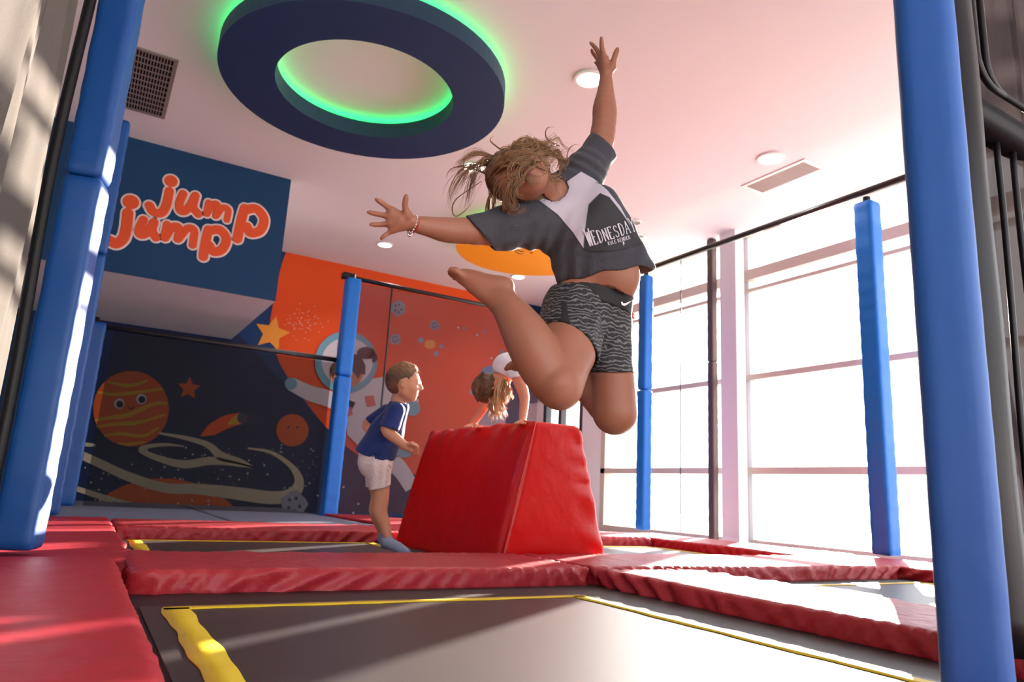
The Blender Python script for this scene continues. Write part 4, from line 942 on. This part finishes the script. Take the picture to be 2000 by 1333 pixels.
cut2(Fw, (1095, 548), (1237, 573), (1160, 500), -.25); cut2(Fw, (1098, 580), (1231, 608), (1160, 700), -.25)
wb = Fw.build('waistband', [band_m], shorts, 1)
tw = bvh(wb)
decal('swoosh_logo', tw, [[(1212, 590), (1214, 596), (1219, 598), (1226, 594), (1234, 587), (1222, 592), (1217, 593), (1215, 590)]], mat('white_logo', (225, 225, 225), .5), wb, .003)
ts = bvh(shorts)
decal('side_panel', ts, [spline([(1096, 590), (1096, 615), (1090, 640), (1082, 648), (1100, 654), (1125, 662), (1150, 686), (1156, 694), (1140, 665), (1118, 640), (1109, 612), (1108, 590)], 40)], under_m, shorts, .002)
# bracelets
brc = MB(); wc = P(806, 438, 1.93)
def loop(c, ax, r, rt, tilt=(0, 0, 0), n=26):
    a = np.cross(ax, [0, 0, 1]); a /= np.linalg.norm(a); b2 = np.cross(ax, a); return [c+(a*math.cos(t)+b2*math.sin(t))*r for t in np.linspace(0, 2*math.pi, n)]
ax = P(838, 443, 1.955)-P(806, 437, 1.93); ax /= np.linalg.norm(ax); ax = ax+D(0, 1, 0)*.25; ax /= np.linalg.norm(ax)
rb = MB(); rb.tube(loop(P(811, 440, 1.935), ax, R(17.6, 1.93), 0), .0017, 6)
tag(rb.build('red_bracelet', mat('red_string', (170, 20, 24), .6), None, True), 'thin red string bracelet on the outstretched wrist', 'bracelet')
sb = MB(); lp = loop(P(806, 439, 1.932), ax, R(18.4, 1.93), 0, n=22)
sb.tube(lp, .0009, 5)
for i, q in enumerate(lp[:-1]):
    n0 = len(sb.V); r_ = .0032 if i % 2 else .0022
    sb.tube([q-ax*r_, q-ax*r_*.5, q+ax*r_*.5, q+ax*r_], r_, 8, taper=lambda t: .5+.6*math.sin(math.pi*t))
for k in range(5): q = P(797+2*k, 456+2*math.sin(k), 1.915); sb.tube([q, q+D(0, 1, 0)*.004, q+D(0, 1, 0)*.008], .0026, 8, taper=lambda t: .5+math.sin(math.pi*t)*.7)
tag(sb.build('charm_bracelet', mat('silver', (205, 195, 190), .22, .6, metal=.9), None, True), 'silver charm bracelet on the outstretched wrist beside the red string', 'bracelet')

# ---- boy
D0 = 4.16
boy = empty('person', (1.78, 4.1, 0), 'small boy in navy t-shirt, white shorts and grey socks leaning toward the red block', 'person')
lo, hi = box_of([(690, 700, 4.25, 30), (825, 1085, 4.1, 20), (825, 700, 4.2, 20)], .09)
B = Field(lo, hi, .005)
side = FW
for a, b, fl in (((776, 800, D0, 18), (752, 845, D0, 25), (FW, 1.25)), ((752, 845, D0, 25), (734, 885, D0, 26), (FW, 1.2)), ((734, 885, D0, 27), (735, 905, D0, 26), (FW, 1.25))):
    B.cap(P(*a[:3]), P(*b[:3]), R(a[3], a[2]), R(b[3], b[2]), .03, fl)
chain(B, [(772, 796, D0, 17), (782, 772, D0, 14.5)], .02)
chain(B, [(742, 900, D0-.03, 20), (743, 935, D0-.04, 18), (745, 972, D0-.05, 14.5), (742, 1000, D0-.05, 14), (751, 1025, D0-.05, 10.5), (757, 1046, D0-.06, 8.5)], .012)
chain(B, [(737, 900, D0+.09, 19), (736, 940, D0+.09, 16), (738, 972, D0+.09, 13), (734, 998, D0+.09, 13), (742, 1025, D0+.1, 10), (749, 1045, D0+.1, 8)], .012)
chain(B, [(772, 806, D0-.09, 14), (755, 838, D0-.14, 11.5), (772, 856, D0-.17, 10), (790, 870, D0-.19, 7.5)], .012)
chain(B, [(757, 808, D0+.1, 13), (718, 826, D0+.16, 9), (722, 840, D0+.17, 8.5), (742, 858, D0+.15, 7)], .012)
chain(B, [(790, 870, D0-.19, 8), (802, 875, D0-.19, 10)], .008)
for i in range(4):
    chain(B, [(803, 869+i*4.2, D0-.215+.010*i, 4.6), (812, 871+i*4.2, D0-.215+.010*i, 4.4), (815, 876+i*3.4, D0-.195+.008*i, 4.0), (808, 879+i*2.4, D0-.185, 3.6)], .003)
chain(B, [(798, 868, D0-.22, 4.5), (805, 867, D0-.235, 4.2), (812, 871, D0-.235, 3.6)], .004)
bs, bu, bf = frame(D(0.12, .1, -1), D(.10, -1, .08)); bf = bf if bf@RT > 0 else -bf
BC = P(790, 749, D0); BQ = .110
BX = head(B, BC, bs, bu, bf, BQ)
B.cap(BX(.1, -.47, .82), BX(-.1, -.47, .82), .05*BQ, .05*BQ, .006, None, 's')
BB = B
hb = Field(BC-.2, BC+.22, .0045)
hb.ell(BX(0, .25, -.13), (bs, bu, bf), (.72*BQ, .80*BQ, .90*BQ), .01); hb.ell(BX(0, -.05, -.35), (bs, bu, bf), (.70*BQ, .60*BQ, .62*BQ), .02)
hb.cap(BX(0, .85, .35), BX(0, .9, -.1), .2*BQ, .25*BQ, .03)
hb.ell(BX(0, -.12, .80), (bs, bu, bf), (.95*BQ, .78*BQ, .80*BQ), .012, 's'); hb.cap(BX(-.9, -.12, .02), BX(.9, -.12, .02), .34*BQ, .34*BQ, .01, None, 's')
g = hb.grid(); hb.d += (.002*noise3(g, 190)).astype(np.float32)
bh_m = bpy.data.materials.new('boy_hair'); bh_m.use_nodes = True; nt = bh_m.node_tree; b = nt.nodes['Principled BSDF']; b.inputs['Roughness'].default_value = .55
tc = nt.nodes.new('ShaderNodeTexCoord'); sx = nt.nodes.new('ShaderNodeSeparateXYZ'); mr = nt.nodes.new('ShaderNodeMapRange'); cr = nt.nodes.new('ShaderNodeValToRGB')
mr.inputs[1].default_value = BC[2]-.09; mr.inputs[2].default_value = BC[2]+.11
cr.color_ramp.elements[0].color = (*lin((140, 96, 72)), 1); cr.color_ramp.elements[1].color = (*lin((150, 112, 76)), 1); e = cr.color_ramp.elements.new(.55); e.color = (*lin((86, 60, 42)), 1)
nt.links.new(tc.outputs['Object'], sx.inputs[0]); nt.links.new(sx.outputs['Z'], mr.inputs[0]); nt.links.new(mr.outputs[0], cr.inputs[0]); nt.links.new(cr.outputs[0], b.inputs['Base Color'])
hb.build('short_hair', bh_m, boy, 1)
ht = MB()
for i in range(160):
    t, ph = rng.uniform(-.9, .9), rng.uniform(-.4, 2.7); n_ = bs*math.sin(t)*.7+(bu*math.sin(ph)-bf*-1*math.cos(ph))*math.cos(t); n_ = n_/np.linalg.norm(n_)
    if n_@bu < .35: continue
    c = BX(0, .25, -.13); p0 = c+n_*BQ*.78; ht.tube([p0, p0+n_*.012+bf*.006, p0+n_*.016+bf*.014], .0014, 4, taper=lambda t: 1-.8*t)
ht.build('hair_tufts', hair_m, boy, True)
Tt = Field(*box_of([(690, 780, D0+.15, 25), (795, 905, D0-.15, 25)], .08), .005)
for a, b, fl in (((778, 797, D0, 21), (755, 845, D0, 32), (FW, 1.15)), ((755, 845, D0, 33), (731, 893, D0, 40), (FW, 1.1))):
    Tt.cap(P(*a[:3]), P(*b[:3]), R(a[3], a[2]), R(b[3], b[2]), .03, fl)
Tt.cap(P(773, 804, D0-.09), P(757, 845, D0-.15), R(18, 4.1), R(20, 4.), .02); Tt.cap(P(757, 806, D0+.1), P(716, 830, D0+.16), R(17, 4.2), R(13, 4.2), .02)
wv(Tt, (765, 850, D0-.1), D(.5, .9, 0), 70, .004, .1); wv(Tt, (735, 860, D0-.1), D(.7, .7, 0), 60, .005, .1, 1)
g = Tt.grid(); arm = sum((g[i]-P(755, 832, D0-.12)[i])*D(-.25, .95, -.2)[i] for i in range(3)); near = sum((g[i]-P(750, 840, D0-.122)[i])*(-FW)[i] for i in range(3))
cutA = np.where(near > 0, arm-.012, -1)
far = sum((g[i]-P(730, 830, D0+.10)[i])*FW[i] for i in range(3)); arm2 = sum((g[i]-P(722, 822, D0+.15)[i])*D(-.6, .8, .1)[i] for i in range(3))
cutA = np.maximum(cutA, np.where(far > 0, arm2, -1))
Tt.shell(.010); Tt.also(cutA)
cut2(Tt, (693, 876), (768, 899), (740, 960), 0, D0)
Tt.cap(P(780, 782, D0), P(792, 765, D0), R(17, D0), R(20, D0), .005, None, 's')
BB.clip_under(Tt, .014)
bsh = Tt.build('t_shirt', [mat('navy_jersey', (28, 52, 112), .75, .3, bump=(22, .4, .012), sheen=.15)], boy, 2)
tb = bvh(bsh)
decal('shirt_graphic', tb, band([(770, 838), (778, 830), (790, 826)], [.5, .8, .4], 8)+band([(768, 842), (774, 850)], [.8, .3], 4)+band([(757, 862), (763, 872)], [.8, .4], 4), mat('white_shirt_print', (225, 225, 230), .6), bsh, .004, 4)
Fh = Field(*box_of([(690, 860, D0+.1, 30), (765, 955, D0-.1, 30)], .08), .005)
Fh.cap(P(734, 880, D0), P(733, 902, D0), R(32, D0), R(34, D0), .03, (FW, 1.15)); Fh.cap(P(740, 905, D0-.04), P(742, 960, D0-.05), R(24, D0), R(21, D0), .03); Fh.cap(P(735, 905, D0+.09), P(734, 965, D0+.09), R(24, D0), R(19, D0), .03)
wv(Fh, (735, 925, D0-.1), D(1, .1, 0), 90, .005, .1); Fh.shell(.006)
cut2(Fh, (690, 862), (770, 885), (740, 800), 0, D0); cut2(Fh, (719, 955), (762, 946), (740, 1000), 0, D0)
BB.clip_under(Fh, .010)
bbd = BB.build('body', [skin_b, lip], boy, 2, lambda c: ((np.abs((c-BC)@bs/BQ) < .2) & (np.abs((c-BC)@bu/BQ+.47) < .09) & ((c-BC)@bf/BQ > .70)).astype(int))
eyes(BX, BQ, boy, bs, bu, bf, bbd, True)
Fh.build('shorts', [mat('off_white_cotton', (226, 214, 212), .8, bump=(24, .3, .01))], boy, 2)
Fk = Field(*box_of([(738, 1040, D0+.1, 14), (810, 1090, D0-.2, 14)], .05), .004)
chain(Fk, [(757, 1043, D0-.06, 9.5), (756, 1058, D0-.07, 10.5), (776, 1069, D0-.12, 10), (795, 1080, D0-.17, 7.5)], .012); chain(Fk, [(756, 1060, D0-.07, 10), (752, 1063, D0-.05, 9.5)], .01)
sock_m = mat('blue_grey_sock', (140, 150, 175), .9, bump=(200, .4, .003))
g = Fk.grid(); cut2(Fk, (740, 1046), (770, 1041), (755, 1020), 0, D0); Fk.d = np.maximum(Fk.d, (.002-g[2]*np.ones_like(Fk.d)).astype(np.float32)); Fk.build('sock', [sock_m], boy, 1)
Fk = Field(*box_of([(735, 1040, D0+.1, 14), (800, 1080, D0+.1, 14)], .05), .004)
chain(Fk, [(749, 1042, D0+.10, 9), (748, 1054, D0+.10, 10), (764, 1062, D0+.06, 9), (780, 1070, D0+.02, 7.5)], .012)
g = Fk.grid(); cut2(Fk, (735, 1046), (765, 1041), (750, 1020), 0, D0); Fk.d = np.maximum(Fk.d, (.002-g[2]*np.ones_like(Fk.d)).astype(np.float32)); Fk.build('sock', [sock_m], boy, 1)

# ---- second girl, leaning on the block
E0 = 4.55
g2 = empty('person', (2.6, 4.2, .8), 'fair-haired child in white t-shirt bending head-down with both hands on the red block', 'person')
B = Field(*box_of([(915, 690, 4.9, 30), (1130, 830, 4.3, 20), (1120, 660, 4.8, 30)], .09), .005)
chain(B, [(1008, 728, 4.42, 13), (1018, 755, 4.38, 11), (1024, 776, 4.33, 9.5), (1023, 800, 4.28, 8), (1021, 821, 4.23, 6.5)], .01)
chain(B, [(975, 728, 4.62, 12), (958, 775, 4.62, 9), (945, 798, 4.62, 8), (933, 815, 4.64, 7), (924, 828, 4.66, 6.5)], .01)
for (x, y, d) in ((1021, 824, 4.23), (923, 831, 4.66)):
    for i in range(5): chain(B, [(x, y, d, 5), (x-10+5*i, y+2, d-.05, 3.4), (x-15+7*i, y+4, d-.09+.01*abs(i-2), 2.8)], .004)
B.cap(P(992, 722, 4.55), P(1040, 708, 4.6), R(24, 4.5), R(24, 4.6), .03, (FW, 1.25)); B.cap(P(1040, 708, 4.6), P(1072, 712, 4.62), R(24, 4.5), R(25, 4.6), .03, (FW, 1.2))
chain(B, [(1072, 716, 4.52, 21), (1090, 745, 4.45, 17), (1098, 720, 4.62, 13), (1106, 690, 4.75, 9)], .012); chain(B, [(1076, 712, 4.72, 21), (1098, 735, 4.7, 16), (1110, 712, 4.82, 12), (1116, 690, 4.9, 8)], .012)
chain(B, [(1106, 690, 4.75, 9), (1112, 684, 4.78, 7)], .01)
chain(B, [(992, 724, 4.52, 14), (975, 742, 4.5, 14)], .02)
gs, gu, gf = frame(D(.15, .25, -1), D(-.62, .78, .1)); gf = gf if gf@(RT) > 0 else -gf
GC = P(960, 757, 4.5); GQ = .112
GX = head(B, GC, gs, gu, gf, GQ)
G2B = B
hb = Field(GC-.2, GC+.2, .005); hb.ell(GX(0, .2, -.2), (gs, gu, gf), (.82*GQ, .86*GQ, .86*GQ), .01); hb.ell(GX(0, -.1, .8), (gs, gu, gf), (.9*GQ, .8*GQ, .7*GQ), .012, 's')
g = hb.grid(); hb.d += (.003*noise3(g, 120)).astype(np.float32); hb.build('hair_cap', hair_dk, g2, 1)
hl = MB()
for pts, n, sp in (([(978, 742, 4.42), (974, 772, 4.40), (975, 800, 4.40), (981, 823, 4.40)], 130, .02), ([(960, 780, 4.42), (962, 795, 4.41), (968, 808, 4.41), (966, 815, 4.41)], 70, .018), ([(985, 742, 4.43), (988, 760, 4.42), (982, 780, 4.41), (974, 795, 4.41)], 90, .02)):
    strands(hl, pts, n, sp, .0019, .012, 1.4, 12)
hl.build('hanging_hair', [hair_bl, hair_m], g2, True)
hd = MB()
for k in range(90):
    t = rng.uniform(-1.3, 1.3); q0 = GX(.25*math.sin(t)*.3, -.45, -.75+.1*rng.normal()); m1_ = GX(.86*math.sin(t)*1.0, .2+rng.normal()*.05, -.35-.62*math.cos(t)); e1 = GX(.55*math.sin(t), 1.05, -.15-.2*math.cos(t))
    hd.tube(spline([q0, m1_, e1], 9), .0028, 4, taper=lambda t: 1-.5*t)
hd.build('swept_hair', hair_dk, g2, True)
Tt = Field(*box_of([(960, 680, 4.8, 30), (1060, 750, 4.4, 30)], .08), .005)
Tt.cap(P(990, 718, 4.55), P(1050, 706, 4.6), R(29, 4.5), R(31, 4.6), .03, (FW, 1.3)); Tt.cap(P(1004, 722, 4.45), P(1012, 742, 4.40), R(17, 4.4), R(16, 4.4), .02); Tt.cap(P(980, 722, 4.65), P(970, 742, 4.63), R(16, 4.6), R(14, 4.6), .02)
Tt.shell(.008); cut2(Tt, (975, 742), (1040, 729), (1000, 790), 0, 4.5); Tt.plane(P(1052, 706, 4.6), RT)
Tt.cap(P(985, 732, 4.5), P(972, 745, 4.5), R(15, 4.5), R(17, 4.5), .005, None, 's')
G2B.clip_under(Tt, .011); Tt.build('t_shirt', [mat('white_cotton', (232, 230, 236), .8, bump=(22, .3, .01))], g2, 2)
Fh = Field(*box_of([(1045, 690, 4.8, 30), (1100, 750, 4.4, 30)], .08), .005)
Fh.cap(P(1056, 710, 4.61), P(1078, 714, 4.62), R(30, 4.6), R(29, 4.6), .03, (FW, 1.25)); Fh.cap(P(1072, 718, 4.52), P(1084, 738, 4.47), R(25, 4.5), R(23, 4.5), .02); Fh.cap(P(1078, 714, 4.72), P(1092, 730, 4.7), R(24, 4.7), R(21, 4.7), .02)
Fh.shell(.008); Fh.plane(P(1052, 706, 4.6), -RT)
G2B.clip_under(Fh, .011); eyes(GX, GQ, g2, gs, gu, gf, G2B.build('body', [skin_r], g2, 2))
Fh.build('shorts', [mat('coral_cotton', (226, 96, 78), .8)], g2, 2)
